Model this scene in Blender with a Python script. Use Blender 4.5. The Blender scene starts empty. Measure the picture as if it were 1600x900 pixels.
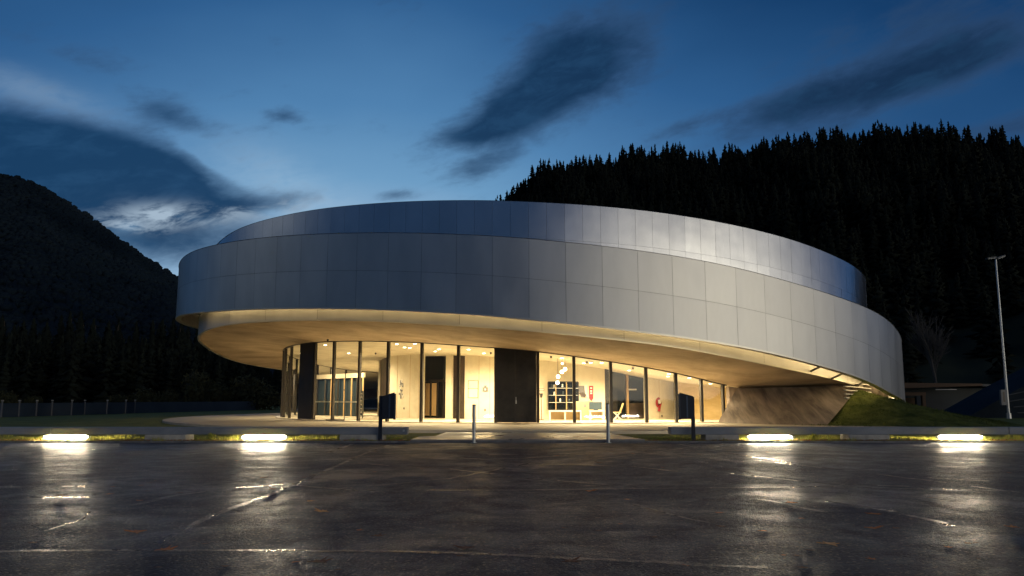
import bpy, bmesh, math, random
import numpy as np
from mathutils import Vector, Matrix
R = math.radians
random.seed(7); rng = np.random.default_rng(7)
sc = bpy.context.scene
col = sc.collection

# ---------------------------------------------------------------- camera
CAM_H = 1.25; FPX = 1250.0; HORIZON = 622.0
PITCH = math.atan((HORIZON - 450) / FPX); CT, ST = math.cos(PITCH), math.sin(PITCH)
cam = bpy.data.cameras.new('camera'); camo = bpy.data.objects.new('camera', cam); col.objects.link(camo)
camo.location = (0, 0, CAM_H); camo.rotation_euler = (R(90) + PITCH, 0, 0)
cam.sensor_width = 36; cam.lens = 36 * FPX / 1600; cam.clip_end = 6000; cam.clip_start = 0.05
sc.camera = camo

def ray(x, y):
    a = (x - 800) / FPX; b = (450 - y) / FPX
    v = np.array([a, CT - b * ST, ST + b * CT]); return v / np.linalg.norm(v)
def at(x, y, Y):                      # surveyed point at distance Y
    d = ray(x, y); s = Y / d[1]; return Vector((d[0] * s, Y, CAM_H + d[2] * s))
def gnd(x, y, z=0.0):                 # surveyed point on a level surface
    d = ray(x, y); s = (z - CAM_H) / d[2]; return Vector((d[0] * s, d[1] * s, z))
def azel(x, y):
    d = ray(x, y); return math.degrees(math.atan2(d[0], d[1])), math.degrees(math.asin(d[2]))

# ---------------------------------------------------------------- world: dusk sky
world = bpy.data.worlds.new('World'); sc.world = world; world.use_nodes = True
nt = world.node_tree; nt.nodes.clear()
def N(tree, typ, **kw):
    n = tree.nodes.new(typ)
    for k, v in kw.items(): setattr(n, k, v)
    return n
class E:                              # tiny expression helper over Math nodes
    def __init__(s, t, o): s.t, s.o = t, o
    def _m(s, op, b=None, c=None):
        n = s.t.nodes.new('ShaderNodeMath'); n.operation = op
        for i, v in enumerate((s, b, c)):
            if v is None: continue
            if isinstance(v, E): s.t.links.new(v.o, n.inputs[i])
            else: n.inputs[i].default_value = float(v)
        return E(s.t, n.outputs[0])
    def __add__(s, b): return s._m('ADD', b)
    def __sub__(s, b): return s._m('SUBTRACT', b)
    def __mul__(s, b): return s._m('MULTIPLY', b)
    def __truediv__(s, b): return s._m('DIVIDE', b)
    def mx(s, b): return s._m('MAXIMUM', b)
    def mn(s, b): return s._m('MINIMUM', b)
    def exp(s): return s._m('EXPONENT')
    def step(s, a, b):
        n = s.t.nodes.new('ShaderNodeMapRange'); n.interpolation_type = 'SMOOTHSTEP'
        s.t.links.new(s.o, n.inputs[0]); n.inputs[1].default_value = a; n.inputs[2].default_value = b
        return E(s.t, n.outputs[0])
def gauss(az, el, x, y, rx, ry, rot, amp):
    c, s_ = math.cos(R(rot)), math.sin(R(rot)); a0, e0 = azel(x, y); k = 0.0445
    da, de = az - a0, el - e0
    u = (da * c + de * s_) / (rx * k); v = (de * c - da * s_) / (ry * k)
    return ((u * u + v * v) * -1.0).exp() * amp
tc = N(nt, 'ShaderNodeTexCoord'); sp = N(nt, 'ShaderNodeSeparateXYZ'); nt.links.new(tc.outputs['Generated'], sp.inputs[0])
X, Y_, Z = (E(nt, sp.outputs[i]) for i in range(3))
az = X._m('ARCTAN2', Y_) * (180 / math.pi); el = Z._m('ARCSINE') * (180 / math.pi)
def noise(u, v, scale, detail=4, rough=.55, dist=0, seed=0.0):
    cb = N(nt, 'ShaderNodeCombineXYZ'); nt.links.new(u.o, cb.inputs[0]); nt.links.new(v.o, cb.inputs[1]); cb.inputs[2].default_value = seed
    n = N(nt, 'ShaderNodeTexNoise'); nt.links.new(cb.outputs[0], n.inputs['Vector'])
    n.inputs['Scale'].default_value = scale; n.inputs['Detail'].default_value = detail
    n.inputs['Roughness'].default_value = rough; n.inputs['Distortion'].default_value = dist
    return E(nt, n.outputs['Fac'])
g = ((((az + 11) / 28) * ((az + 11) / 28)) * -1.0).exp() * 0.74 + 0.31
m = g * ((el / -31) + 1.26).mx(0.15)
soft = noise(az * .05, el * .12, 1.0, 3, .5, 0, 3.0)
m = m + (soft - .5) * .14
ramp = N(nt, 'ShaderNodeValToRGB'); nt.links.new(m.o, ramp.inputs[0]); cr = ramp.color_ramp
stops = [(0, (.003, .020, .075)), (.2, (.008, .047, .142)), (.4, (.029, .112, .275)), (.62, (.080, .220, .43)), (.8, (.155, .335, .55)), (1, (.34, .50, .67))]
cr.elements[0].position, cr.elements[0].color = stops[0][0], (*stops[0][1], 1)
cr.elements[1].position, cr.elements[1].color = stops[-1][0], (*stops[-1][1], 1)
for p_, c_ in stops[1:-1]:
    e = cr.elements.new(p_); e.color = (*c_, 1)
# bright break low on the left
# clouds (streaked by the long exposure)
c1, s1 = math.cos(R(12)), math.sin(R(12))
ru = az * c1 + el * s1; rv = el * c1 - az * s1
n1 = noise(ru * .125, rv * .25, 1.0, 6, .58, .5, 1.7)
n2 = noise(ru * .32, rv * .80, 1.0, 5, .62, .4, 7.3)
n4 = noise(ru * .7, rv * 1.9, 1.0, 4, .6, .2, 21.0)
nn = n1 * .50 + n2 * .34 + n4 * .16
BL = [(60, 240, 175, 44, 0, 1.3), (190, 285, 150, 50, -10, 1.25), (268, 180, 62, 22, -6, .62), (-80, 260, 150, 60, 0, .9), (270, 285, 70, 34, -22, .5), (150, 345, 160, 22, 3, .55),
      (330, 385, 120, 26, 3, .62), (390, 318, 95, 15, 10, .55), (445, 182, 36, 12, 0, .40), (130, 85, 120, 18, -4, .22), (620, 305, 42, 10, 3, .46),
      (262, 333, 52, 12, 4, -.5), (330, 248, 60, 14, -28, -.5), (200, 352, 26, 10, 0, -.5),
      (900, 100, 102, 60, 18, 1.25), (805, 170, 95, 36, 24, .95), (735, 212, 70, 16, 6, .5), (745, 262, 78, 20, 22, .42),
      (1390, 125, 175, 36, 14, .72), (1530, 95, 110, 22, 10, .4), (1230, 165, 120, 24, 18, .42), (1080, 195, 120, 14, 14, .40), (1420, 30, 120, 40, 10, .22), (1620, 190, 160, 20, 6, .42)]
glow = gauss(az, el, 266, 335, 85, 26, -3, 1.0) * n2.step(.30, .62) + gauss(az, el, 440, 290, 110, 45, -20, .45) + gauss(az, el, 60, 150, 120, 25, -10, .35)
field = None
for b_ in BL:
    q = gauss(az, el, *b_); field = q if field is None else field.mx(q) if False else field + q * 1.0
n3 = noise(az * .035, el * .10, 1.0, 4, .55, .2, 11.0)
other = n3.step(.50, .72) * (az.step(36, 55) + (az * -1).step(36, 55)).mn(1.0) * .7
field = field.mn(1.25) + other
mask = (field * 1.12 + (nn - .5) * 2.1 - .04).step(.04, 1.02)
edge = (field + (nn - .5) * 1.5).step(.02, .5)
mix1 = N(nt, 'ShaderNodeMix', data_type='RGBA'); nt.links.new(ramp.outputs[0], mix1.inputs['A'])
gl = (glow * (nn - .30).mx(0) * 2.6).mn(.8)
nt.links.new(gl.o, mix1.inputs['Factor']); mix1.inputs['B'].default_value = (.50, .66, .80, 1)
# thin rim of cloud: slightly grey-mauve
mixr = N(nt, 'ShaderNodeMix', data_type='RGBA'); nt.links.new((edge * .42).o, mixr.inputs['Factor']); nt.links.new(mix1.outputs['Result'], mixr.inputs['A'])
mixr.inputs['B'].default_value = (.050, .095, .19, 1)
cramp = N(nt, 'ShaderNodeMix', data_type='RGBA'); nt.links.new(az.step(-25, 25).o, cramp.inputs['Factor'])
cramp.inputs['A'].default_value = (.0065, .040, .108, 1); cramp.inputs['B'].default_value = (.007, .026, .068, 1)
mix2 = N(nt, 'ShaderNodeMix', data_type='RGBA'); nt.links.new((mask * .93).o, mix2.inputs['Factor'])
cvar = N(nt, 'ShaderNodeMix', data_type='RGBA'); nt.links.new((n2.step(.42, .72) * .30).o, cvar.inputs['Factor']); nt.links.new(cramp.outputs['Result'], cvar.inputs['A']); cvar.inputs['B'].default_value = (.026, .095, .21, 1)
nt.links.new(mixr.outputs['Result'], mix2.inputs['A']); nt.links.new(cvar.outputs['Result'], mix2.inputs['B'])
gap_ = (gauss(az, el, 258, 336, 62, 15, 5, 1.0) * n2.step(.36, .58) + gauss(az, el, 205, 352, 50, 9, 0, .6) * n4.step(.4, .6) + gauss(az, el, 400, 330, 90, 14, 12, .5) * n2.step(.45, .65)).mn(.85)
mixg = N(nt, 'ShaderNodeMix', data_type='RGBA'); nt.links.new(gap_.o, mixg.inputs['Factor']); nt.links.new(mix2.outputs['Result'], mixg.inputs['A']); mixg.inputs['B'].default_value = (.42, .54, .66, 1)
# bright glow added to unseen sky behind the viewer's right, to light the rings
added_glow = ((((az - 129) / 31) * ((az - 129) / 31)) * -1.0).exp() * ((((el - 3.5) / 6) * ((el - 3.5) / 6)) * -1.0).exp()
added_glow = added_glow * (n3 * .8 + .62)
mauve = az.step(60, 95) * (az * -1).step(-178, -150) * (el * -1).step(-42, -22) * .85
mixm = N(nt, 'ShaderNodeMix', data_type='RGBA'); nt.links.new(mauve.o, mixm.inputs['Factor']); nt.links.new(mixg.outputs['Result'], mixm.inputs['A']); mixm.inputs['B'].default_value = (.205, .225, .30, 1)
mix3 = N(nt, 'ShaderNodeMix', data_type='RGBA'); nt.links.new(added_glow.mn(1.0).o, mix3.inputs['Factor']); nt.links.new(mixm.outputs['Result'], mix3.inputs['A']); mix3.inputs['B'].default_value = (4.3, 3.85, 2.95, 1)
lb4 = ((az * -1).step(50, 72) * (az * -1).step(172, 150) + (az * -1).step(150, 172) + az.step(168, 180)).mn(1.0) * .85
c4 = N(nt, 'ShaderNodeMix', data_type='RGBA'); nt.links.new(el.step(5, 12).o, c4.inputs['Factor']); c4.inputs['A'].default_value = (.020, .030, .042, 1); c4.inputs['B'].default_value = (.030, .070, .15, 1)
mix4 = N(nt, 'ShaderNodeMix', data_type='RGBA'); nt.links.new(lb4.o, mix4.inputs['Factor']); nt.links.new(mix3.outputs['Result'], mix4.inputs['A']); nt.links.new(c4.outputs['Result'], mix4.inputs['B'])
pp = ((((az + 88) / 14) * ((az + 88) / 14)) * -1.0).exp() * el.step(8, 13) * .8
mix5 = N(nt, 'ShaderNodeMix', data_type='RGBA'); nt.links.new(pp.o, mix5.inputs['Factor']); nt.links.new(mix4.outputs['Result'], mix5.inputs['A']); mix5.inputs['B'].default_value = (.38, .42, .46, 1)
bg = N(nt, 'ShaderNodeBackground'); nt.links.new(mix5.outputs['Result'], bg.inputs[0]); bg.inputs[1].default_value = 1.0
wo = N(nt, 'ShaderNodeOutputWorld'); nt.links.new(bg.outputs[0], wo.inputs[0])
world.cycles.sampling_method = 'MANUAL'; world.cycles.sample_map_resolution = 512

vs = sc.view_settings; vs.view_transform = 'Standard'; vs.look = 'None'; vs.exposure = 0; vs.gamma = 1; vs.use_curve_mapping = False
cy = sc.cycles; cy.use_denoising = True; cy.max_bounces = 8; cy.transparent_max_bounces = 16; cy.caustics_reflective = False; cy.caustics_refractive = False
cy.sample_clamp_indirect = 6.0; cy.use_light_tree = True

# ---------------------------------------------------------------- materials
def mat(name, base, rough=.6, metal=0.0, emit=None, es=0.0, spec=.5, coat=0):
    m = bpy.data.materials.new(name); m.use_nodes = True
    b = m.node_tree.nodes['Principled BSDF']
    b.inputs['Base Color'].default_value = (*base, 1); b.inputs['Roughness'].default_value = rough
    b.inputs['Metallic'].default_value = metal; b.inputs['Specular IOR Level'].default_value = spec
    b.inputs['Coat Weight'].default_value = coat
    if emit: b.inputs['Emission Color'].default_value = (*emit, 1); b.inputs['Emission Strength'].default_value = es
    return m
def vary(m, lo, hi, scale=3.0, detail=5, bump=0.0, bscale=40.0, rlo=None, rhi=None, stretch=(1, 1, 1), dist=.1, space='Object', bdist=.02, rot=(0, 0, 0)):
    t = m.node_tree; b = t.nodes['Principled BSDF']
    tc = N(t, 'ShaderNodeTexCoord'); mp = N(t, 'ShaderNodeMapping'); mp.inputs['Scale'].default_value = stretch; mp.inputs['Rotation'].default_value = rot
    t.links.new(tc.outputs[space], mp.inputs[0])
    n = N(t, 'ShaderNodeTexNoise'); n.inputs['Scale'].default_value = scale; n.inputs['Detail'].default_value = detail; n.inputs['Roughness'].default_value = .62
    n.inputs['Distortion'].default_value = dist; t.links.new(mp.outputs[0], n.inputs['Vector'])
    r = N(t, 'ShaderNodeValToRGB'); r.color_ramp.elements[0].position = .33; r.color_ramp.elements[1].position = .68
    r.color_ramp.elements[0].color = (*lo, 1); r.color_ramp.elements[1].color = (*hi, 1)
    t.links.new(n.outputs['Fac'], r.inputs[0]); t.links.new(r.outputs[0], b.inputs['Base Color'])
    if rlo is not None:
        q = N(t, 'ShaderNodeMapRange'); q.inputs[1].default_value = .35; q.inputs[2].default_value = .65; q.inputs[3].default_value = rlo; q.inputs[4].default_value = rhi
        t.links.new(n.outputs['Fac'], q.inputs[0]); t.links.new(q.outputs[0], b.inputs['Roughness'])
    if bump:
        n2 = N(t, 'ShaderNodeTexNoise'); n2.inputs['Scale'].default_value = bscale; n2.inputs['Detail'].default_value = 4; t.links.new(mp.outputs[0], n2.inputs['Vector'])
        bp = N(t, 'ShaderNodeBump'); bp.inputs['Strength'].default_value = bump; bp.inputs['Distance'].default_value = bdist
        t.links.new(n2.outputs['Fac'], bp.inputs['Height']); t.links.new(bp.outputs[0], b.inputs['Normal'])
    return m

def metal_panel(name, lo, hi, rough, metal):
    m = mat(name, lo, rough, metal); t = m.node_tree; b = t.nodes['Principled BSDF']
    a = N(t, 'ShaderNodeAttribute', attribute_name='tint'); 
    mx = N(t, 'ShaderNodeMix', data_type='RGBA'); mx.inputs['A'].default_value = (*lo, 1); mx.inputs['B'].default_value = (*hi, 1)
    t.links.new(a.outputs['Fac'], mx.inputs['Factor'])
    tc = N(t, 'ShaderNodeTexCoord'); n = N(t, 'ShaderNodeTexNoise'); n.inputs['Scale'].default_value = .9; n.inputs['Detail'].default_value = 6
    mp = N(t, 'ShaderNodeMapping'); mp.inputs['Scale'].default_value = (1, 1, .35); t.links.new(tc.outputs['Object'], mp.inputs[0]); t.links.new(mp.outputs[0], n.inputs['Vector'])
    mx2 = N(t, 'ShaderNodeMix', data_type='RGBA', blend_type='MULTIPLY'); mx2.inputs['Factor'].default_value = 1
    r = N(t, 'ShaderNodeValToRGB'); r.color_ramp.elements[0].color = (.86, .86, .86, 1); r.color_ramp.elements[1].color = (1, 1, 1, 1)
    r.color_ramp.elements[0].position = .35; r.color_ramp.elements[1].position = .6
    t.links.new(n.outputs['Fac'], r.inputs[0]); t.links.new(mx.outputs['Result'], mx2.inputs['A']); t.links.new(r.outputs[0], mx2.inputs['B'])
    t.links.new(mx2.outputs['Result'], b.inputs['Base Color'])
    q = N(t, 'ShaderNodeMath', operation='MULTIPLY_ADD'); t.links.new(n.outputs['Fac'], q.inputs[0]); q.inputs[1].default_value = .14; q.inputs[2].default_value = rough - .07
    t.links.new(q.outputs[0], b.inputs['Roughness'])
    n2 = N(t, 'ShaderNodeTexNoise'); n2.inputs['Scale'].default_value = .55; n2.inputs['Detail'].default_value = 2; t.links.new(tc.outputs['Object'], n2.inputs['Vector'])
    bp = N(t, 'ShaderNodeBump'); bp.inputs['Strength'].default_value = .25; bp.inputs['Distance'].default_value = .05
    t.links.new(n2.outputs['Fac'], bp.inputs['Height']); t.links.new(bp.outputs[0], b.inputs['Normal'])
    return m
M = {}
M['panel'] = metal_panel('aluminium_panel', (.53, .53, .525), (.575, .575, .565), .40, .9)
M['panel_up'] = metal_panel('aluminium_panel_upper', (.48, .50, .54), (.53, .55, .59), .22, .96)
M['fascia'] = metal_panel('aluminium_fascia', (.55, .54, .52), (.64, .63, .61), .42, .55)
M['joint'] = mat('joint_backing', (.14, .14, .14), .7)  # dark grey backing seen through the panel joints
M['soffit'] = vary(mat('soffit_concrete', (.4, .36, .3), .75), (.29, .215, .14), (.58, .455, .32),   .5, 10, .5, 5, stretch=(.9, 1.1, 1), dist=.5, bdist=.03)
M['lip'] = mat('metal_lip', (.6, .58, .52), .35, .8)
M['ceiling'] = vary(mat('ceiling_plaster', (.7, .64, .5), .8), (.62, .56, .43), (.76, .70, .56), .8, 4)
M['cream'] = vary(mat('cream_wall', (.72, .66, .52), .7), (.64, .57, .43), (.76, .70, .56), 1.2, 5)
M['warmwall'] = vary(mat('yellow_plywood_wall', (.6, .45, .2), .6), (.50, .36, .15), (.66, .50, .25), 1.0, 5, stretch=(1, 1, 3))
M['tan'] = mat('oak_edge', (.48, .32, .15), .5)
M['brown'] = vary(mat('dark_brown_door', (.06, .045, .035), .4), (.045, .035, .028), (.09, .065, .05), 2, 4)
M['dark'] = vary(mat('dark_metal_cladding', (.022, .022, .024), .5, 0, spec=.3), (.012, .012, .014), (.036, .036, .038), 1.4, 8, rlo=.4, rhi=.6)
M['mull'] = mat('bronze_mullion', (.032, .027, .023), .45, .2)
M['floor'] = vary(mat('polished_floor', (.6, .54, .42), .3), (.54, .48, .37), (.66, .60, .48), .7, 4, rlo=.2, rhi=.35)
M['white'] = mat('white_paint', (.75, .74, .70), .4)
M['steel'] = mat('galvanised_steel', (.42, .44, .46), .4, .8)
M['darksteel'] = mat('dark_steel', (.05, .055, .065), .45, .6)
M['darkglass'] = mat('dark_glass', (.006, .009, .010), .08, 0, spec=.8)
M['bluesign'] = mat('blue_sign_panel', (.020, .026, .040), .45, 0, spec=.3)
M['bluesign2'] = mat('blue_sign_panel_light', (.05, .075, .12), .35, .3)
M['red'] = mat('red_poster', (.30, .010, .015), .5)
M['orange'] = mat('orange_figure', (.5, .08, .02), .5)
M['grey'] = mat('grey_panel', (.16, .16, .17), .5)
M['teal'] = mat('blue_grey_screen', (.035, .055, .075), .3)
M['paper'] = mat('white_print', (.8, .78, .72), .6)
M['wood'] = mat('light_wood', (.5, .36, .18), .5)
M['globe'] = mat('lit_globe', (.9, .8, .6), .4, emit=(1, .80, .48), es=14)
M['lens'] = mat('lit_downlight', (.9, .8, .6), .4, emit=(1, .82, .52), es=22)
M['tube'] = mat('lit_tube', (.9, .9, .8), .4, emit=(1, .84, .58), es=430)
M['strip'] = mat('lit_strip', (.9, .8, .6), .4, emit=(1, .72, .33), es=14)
M['bark'] = mat('bark', (.07, .055, .045), .9)
M['palebark'] = mat('pale_bark', (.05, .047, .045), .9)
M['needles'] = vary(mat('conifer_needles', (.03, .045, .03), .9, spec=.1), (.006, .009, .008), (.016, .021, .016), .25, 3)
M['forest'] = vary(mat('hill_forest_foliage', (.03, .045, .03), .9, spec=.1), (.004, .0065, .006), (.013, .017, .013), .022, 8)
M['bush'] = vary(mat('bush_leaves', (.06, .06, .03), .9, spec=.1), (.035, .04, .02), (.085, .075, .035), .8, 4)
M['hill'] = vary(mat('hill_ground', (.02, .03, .02), .95, spec=.1), (.012, .018, .012), (.03, .035, .022), .03, 8)
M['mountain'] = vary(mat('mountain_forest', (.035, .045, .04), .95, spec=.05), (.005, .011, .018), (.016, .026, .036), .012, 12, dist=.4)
M['lawn'] = vary(mat('lawn_turf', (.05, .07, .02), .9, spec=.2), (.08, .095, .018), (.19, .19, .045), .8, 9, .8, 60, bdist=.02)
M['mound'] = vary(mat('mossy_turf', (.05, .07, .02), .95, spec=.1), (.035, .055, .012), (.14, .16, .04), 1.6, 10, 1, 25, dist=.5, bdist=.1)
M['blade'] = vary(mat('grass_blades', (.14, .16, .03), .7, spec=.2), (.20, .24, .03), (.50, .43, .08), 5, 4)
M['ground'] = vary(mat('far_field', (.03, .04, .02), .9, spec=.1), (.018, .024, .014), (.04, .045, .022), .06, 8)
M['plaza'] = vary(mat('plaza_concrete', (.36, .33, .28), .55), (.27, .24, .19), (.44, .395, .32), .55, 9, .25, 30, rlo=.55, rhi=.85, bdist=.01)
M['path'] = vary(mat('path_concrete', (.28, .27, .25), .5), (.16, .155, .15), (.32, .30, .275), .7, 9, .3, 35, rlo=.22, rhi=.6, bdist=.01)
M['kerb'] = vary(mat('kerb_stone', (.2, .2, .2), .6), (.10, .10, .105), (.25, .24, .23), 4, 6, .4, 50, bdist=.01)
M['beam'] = vary(mat('beam_concrete', (.22, .24, .27), .55), (.15, .17, .20), (.27, .29, .32), 2, 8, .3, 40, stretch=(.4, 1, 1), bdist=.01)
M['block'] = vary(mat('block_concrete', (.3, .28, .25), .8), (.28, .265, .24), (.50, .47, .42), 3.5, 8, .5, 25, bdist=.02)
M['slope'] = vary(mat('board_marked_concrete', (.2, .15, .13), .85), (.05, .041, .037), (.235, .19, .16), 1.1, 12, .5, 9, stretch=(2.2, .45, .45), dist=.5, bdist=.03, rot=(0, R(38), 0))
M['bluewall'] = vary(mat('blue_grey_cladding', (.03, .05, .08), .6), (.014, .022, .033), (.028, .042, .06), .3, 6)
M['fencewall'] = vary(mat('blue_fence_panel', (.02, .035, .06), .5), (.016, .028, .05), (.035, .055, .085), .3, 6)
M['roofedge'] = mat('timber_edge_lit_orange', (.13, .065, .03), .6)  # orange light on eaves and porch is put into this brown
M['sheet'] = vary(mat('blue_sheeting', (.04, .09, .15), .85, spec=.1), (.010, .016, .023), (.017, .025, .034), .5, 6)
def leafmat(n, c): return vary(mat(n, c, .55), tuple(v * .55 for v in c), tuple(min(1, v * 1.3) for v in c), 30, 3)
M['leaf1'] = leafmat('brown_leaf', (.42, .15, .04)); M['leaf2'] = leafmat('dark_leaf', (.10, .045, .02)); M['leaf3'] = leafmat('tan_leaf', (.60, .33, .13))

# glass: thin panes
def glass():
    m = bpy.data.materials.new('pane_glass'); m.use_nodes = True; t = m.node_tree; t.nodes.clear()
    o = N(t, 'ShaderNodeOutputMaterial'); mx = N(t, 'ShaderNodeMixShader'); fr = N(t, 'ShaderNodeFresnel'); fr.inputs[0].default_value = 1.5
    tr = N(t, 'ShaderNodeBsdfTransparent'); tr.inputs[0].default_value = (.94, .96, .94, 1)
    gl = N(t, 'ShaderNodeBsdfGlossy'); gl.inputs['Roughness'].default_value = .025; gl.inputs[0].default_value = (.95, .97, 1, 1)
    t.links.new(fr.outputs[0], mx.inputs[0]); t.links.new(tr.outputs[0], mx.inputs[1]); t.links.new(gl.outputs[0], mx.inputs[2]); t.links.new(mx.outputs[0], o.inputs[0])
    return m
M['glass'] = glass()

# wet asphalt: coarse aggregate, damp film in broken patches; seams and worn paint are variants of it
def asphalt(name, shift=0.0, paint=0.0):
    m = mat(name, (.03, .03, .032), .4); t = m.node_tree; b = t.nodes['Principled BSDF']; L = t.links.new
    tc = N(t, 'ShaderNodeTexCoord'); P = tc.outputs['Object']
    def nz(scale, detail, rough=.6, dist=0, st=None):
        n = N(t, 'ShaderNodeTexNoise'); n.inputs['Scale'].default_value = scale; n.inputs['Detail'].default_value = detail
        n.inputs['Roughness'].default_value = rough; n.inputs['Distortion'].default_value = dist
        if st:
            mp = N(t, 'ShaderNodeMapping'); mp.inputs['Scale'].default_value = st; L(P, mp.inputs[0]); L(mp.outputs[0], n.inputs['Vector'])
        else: L(P, n.inputs['Vector'])
        return n.outputs['Fac']
    def mr(x, a, b_, c, d, smooth=False):
        n = N(t, 'ShaderNodeMapRange'); L(x, n.inputs[0])
        if smooth: n.interpolation_type = 'SMOOTHSTEP'
        for i, v in enumerate((a, b_, c, d)): n.inputs[i + 1].default_value = v
        return n.outputs[0]
    def ma(op, x, y, z=None):
        n = N(t, 'ShaderNodeMath', operation=op)
        for i, v in enumerate((x, y, z)):
            if v is None: continue
            if isinstance(v, (int, float)): n.inputs[i].default_value = v
            else: L(v, n.inputs[i])
        return n.outputs[0]
    big = nz(.30, 6, .65, .8); mid = nz(1.7, 6, .7, .5); patch = nz(.10, 3, .5, .5, (1, 1.6, 1)); fine = nz(26, 4, .8)
    vo = N(t, 'ShaderNodeTexVoronoi'); vo.inputs['Scale'].default_value = 48; L(P, vo.inputs['Vector'])
    sc_ = N(t, 'ShaderNodeSeparateColor'); L(vo.outputs['Color'], sc_.inputs[0])
    r = N(t, 'ShaderNodeValToRGB'); r.color_ramp.elements[0].color = (.006, .012, .027, 1); r.color_ramp.elements[1].color = (.052, .082, .138, 1)
    r.color_ramp.elements[0].position = .36; r.color_ramp.elements[1].position = .66
    L(ma('ADD', ma('MULTIPLY', mid, .45), ma('MULTIPLY', fine, .55)), r.inputs[0])
    stone = mr(sc_.outputs[0], .90, .93, 0, 1)
    mx = N(t, 'ShaderNodeMix', data_type='RGBA'); L(ma('MULTIPLY', stone, .8), mx.inputs['Factor']); L(r.outputs[0], mx.inputs['A']); mx.inputs['B'].default_value = (.19, .19, .19, 1)
    outc = mx.outputs['Result']
    if paint:
        mp_ = N(t, 'ShaderNodeMix', data_type='RGBA'); L(mr(nz(9, 8, .8), .46, .62, 0, paint, True), mp_.inputs['Factor']); L(outc, mp_.inputs['A']); mp_.inputs['B'].default_value = (.30, .29, .27, 1); outc = mp_.outputs['Result']
    L(outc, b.inputs['Base Color'])
    w0 = ma('ADD', ma('ADD', ma('MULTIPLY', big, .48), ma('MULTIPLY', mid, .30)), ma('MULTIPLY', patch, .22))
    wet = mr(ma('ADD', w0, shift) if shift else w0, .43, .63, 0, 1, True)
    L(mr(wet, 0, 1, .56, .31 if not shift else .23), b.inputs['Roughness']); L(mr(wet, 0, 1, .16, .31), b.inputs['Specular IOR Level'])
    h = ma('ADD', ma('MULTIPLY', vo.outputs['Distance'], -1.2), ma('MULTIPLY', nz(15, 5, .8), 2.4))
    bp = N(t, 'ShaderNodeBump'); bp.inputs['Distance'].default_value = .05; L(mr(wet, 0, 1, 1.0,   .42 if shift else .6), bp.inputs['Strength']); L(h, bp.inputs['Height'])
    bp2 = N(t, 'ShaderNodeBump'); bp2.inputs['Distance'].default_value = .07; bp2.inputs['Strength'].default_value = .4; L(nz(1.3, 5, .6), bp2.inputs['Height']); L(bp.outputs[0], bp2.inputs['Normal'])
    L(bp2.outputs[0], b.inputs['Normal']); return m
M['asphalt'] = asphalt('wet_asphalt'); M['seam'] = asphalt('smooth_wet_seam', .06, .30); M['worn'] = asphalt('worn_line_paint', .085, 1.0)

# ---------------------------------------------------------------- object helpers
def link(name, me, m=None, parent=None):
    o = bpy.data.objects.new(name, me); col.objects.link(o)
    if m is not None and me is not None: me.materials.append(m)
    if parent is not None: o.parent = parent
    return o
def pyd(name, V, F, m=None, parent=None, smooth=False):
    me = bpy.data.meshes.new(name); me.from_pydata([tuple(v) for v in V], [], [tuple(f) for f in F]); me.update()
    if smooth: me.shade_smooth()
    return link(name, me, m, parent)
def npmesh(name, V, F):
    me = bpy.data.meshes.new(name); V = np.asarray(V, np.float32); F = np.asarray(F, np.int32)
    me.vertices.add(len(V)); me.vertices.foreach_set('co', V.ravel()); k = F.shape[1]
    me.loops.add(F.size); me.loops.foreach_set('vertex_index', F.ravel()); me.polygons.add(len(F))
    me.polygons.foreach_set('loop_start', np.arange(0, F.size, k, dtype=np.int32)); me.update(calc_edges=True); return me
def thing(name, label, cat, loc=(0, 0, 0), rz=0, group=None):
    o = bpy.data.objects.new(name, None); col.objects.link(o); o.location = loc; o.rotation_euler = (0, 0, rz); o.empty_display_size = .2
    return tag(o, label, cat, group)
def tag(o, label, cat, group=None):
    o['label'] = label; o['category'] = cat
    if group: o['group'] = group
    return o
def kind(o, k): o['kind'] = k; return o
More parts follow.
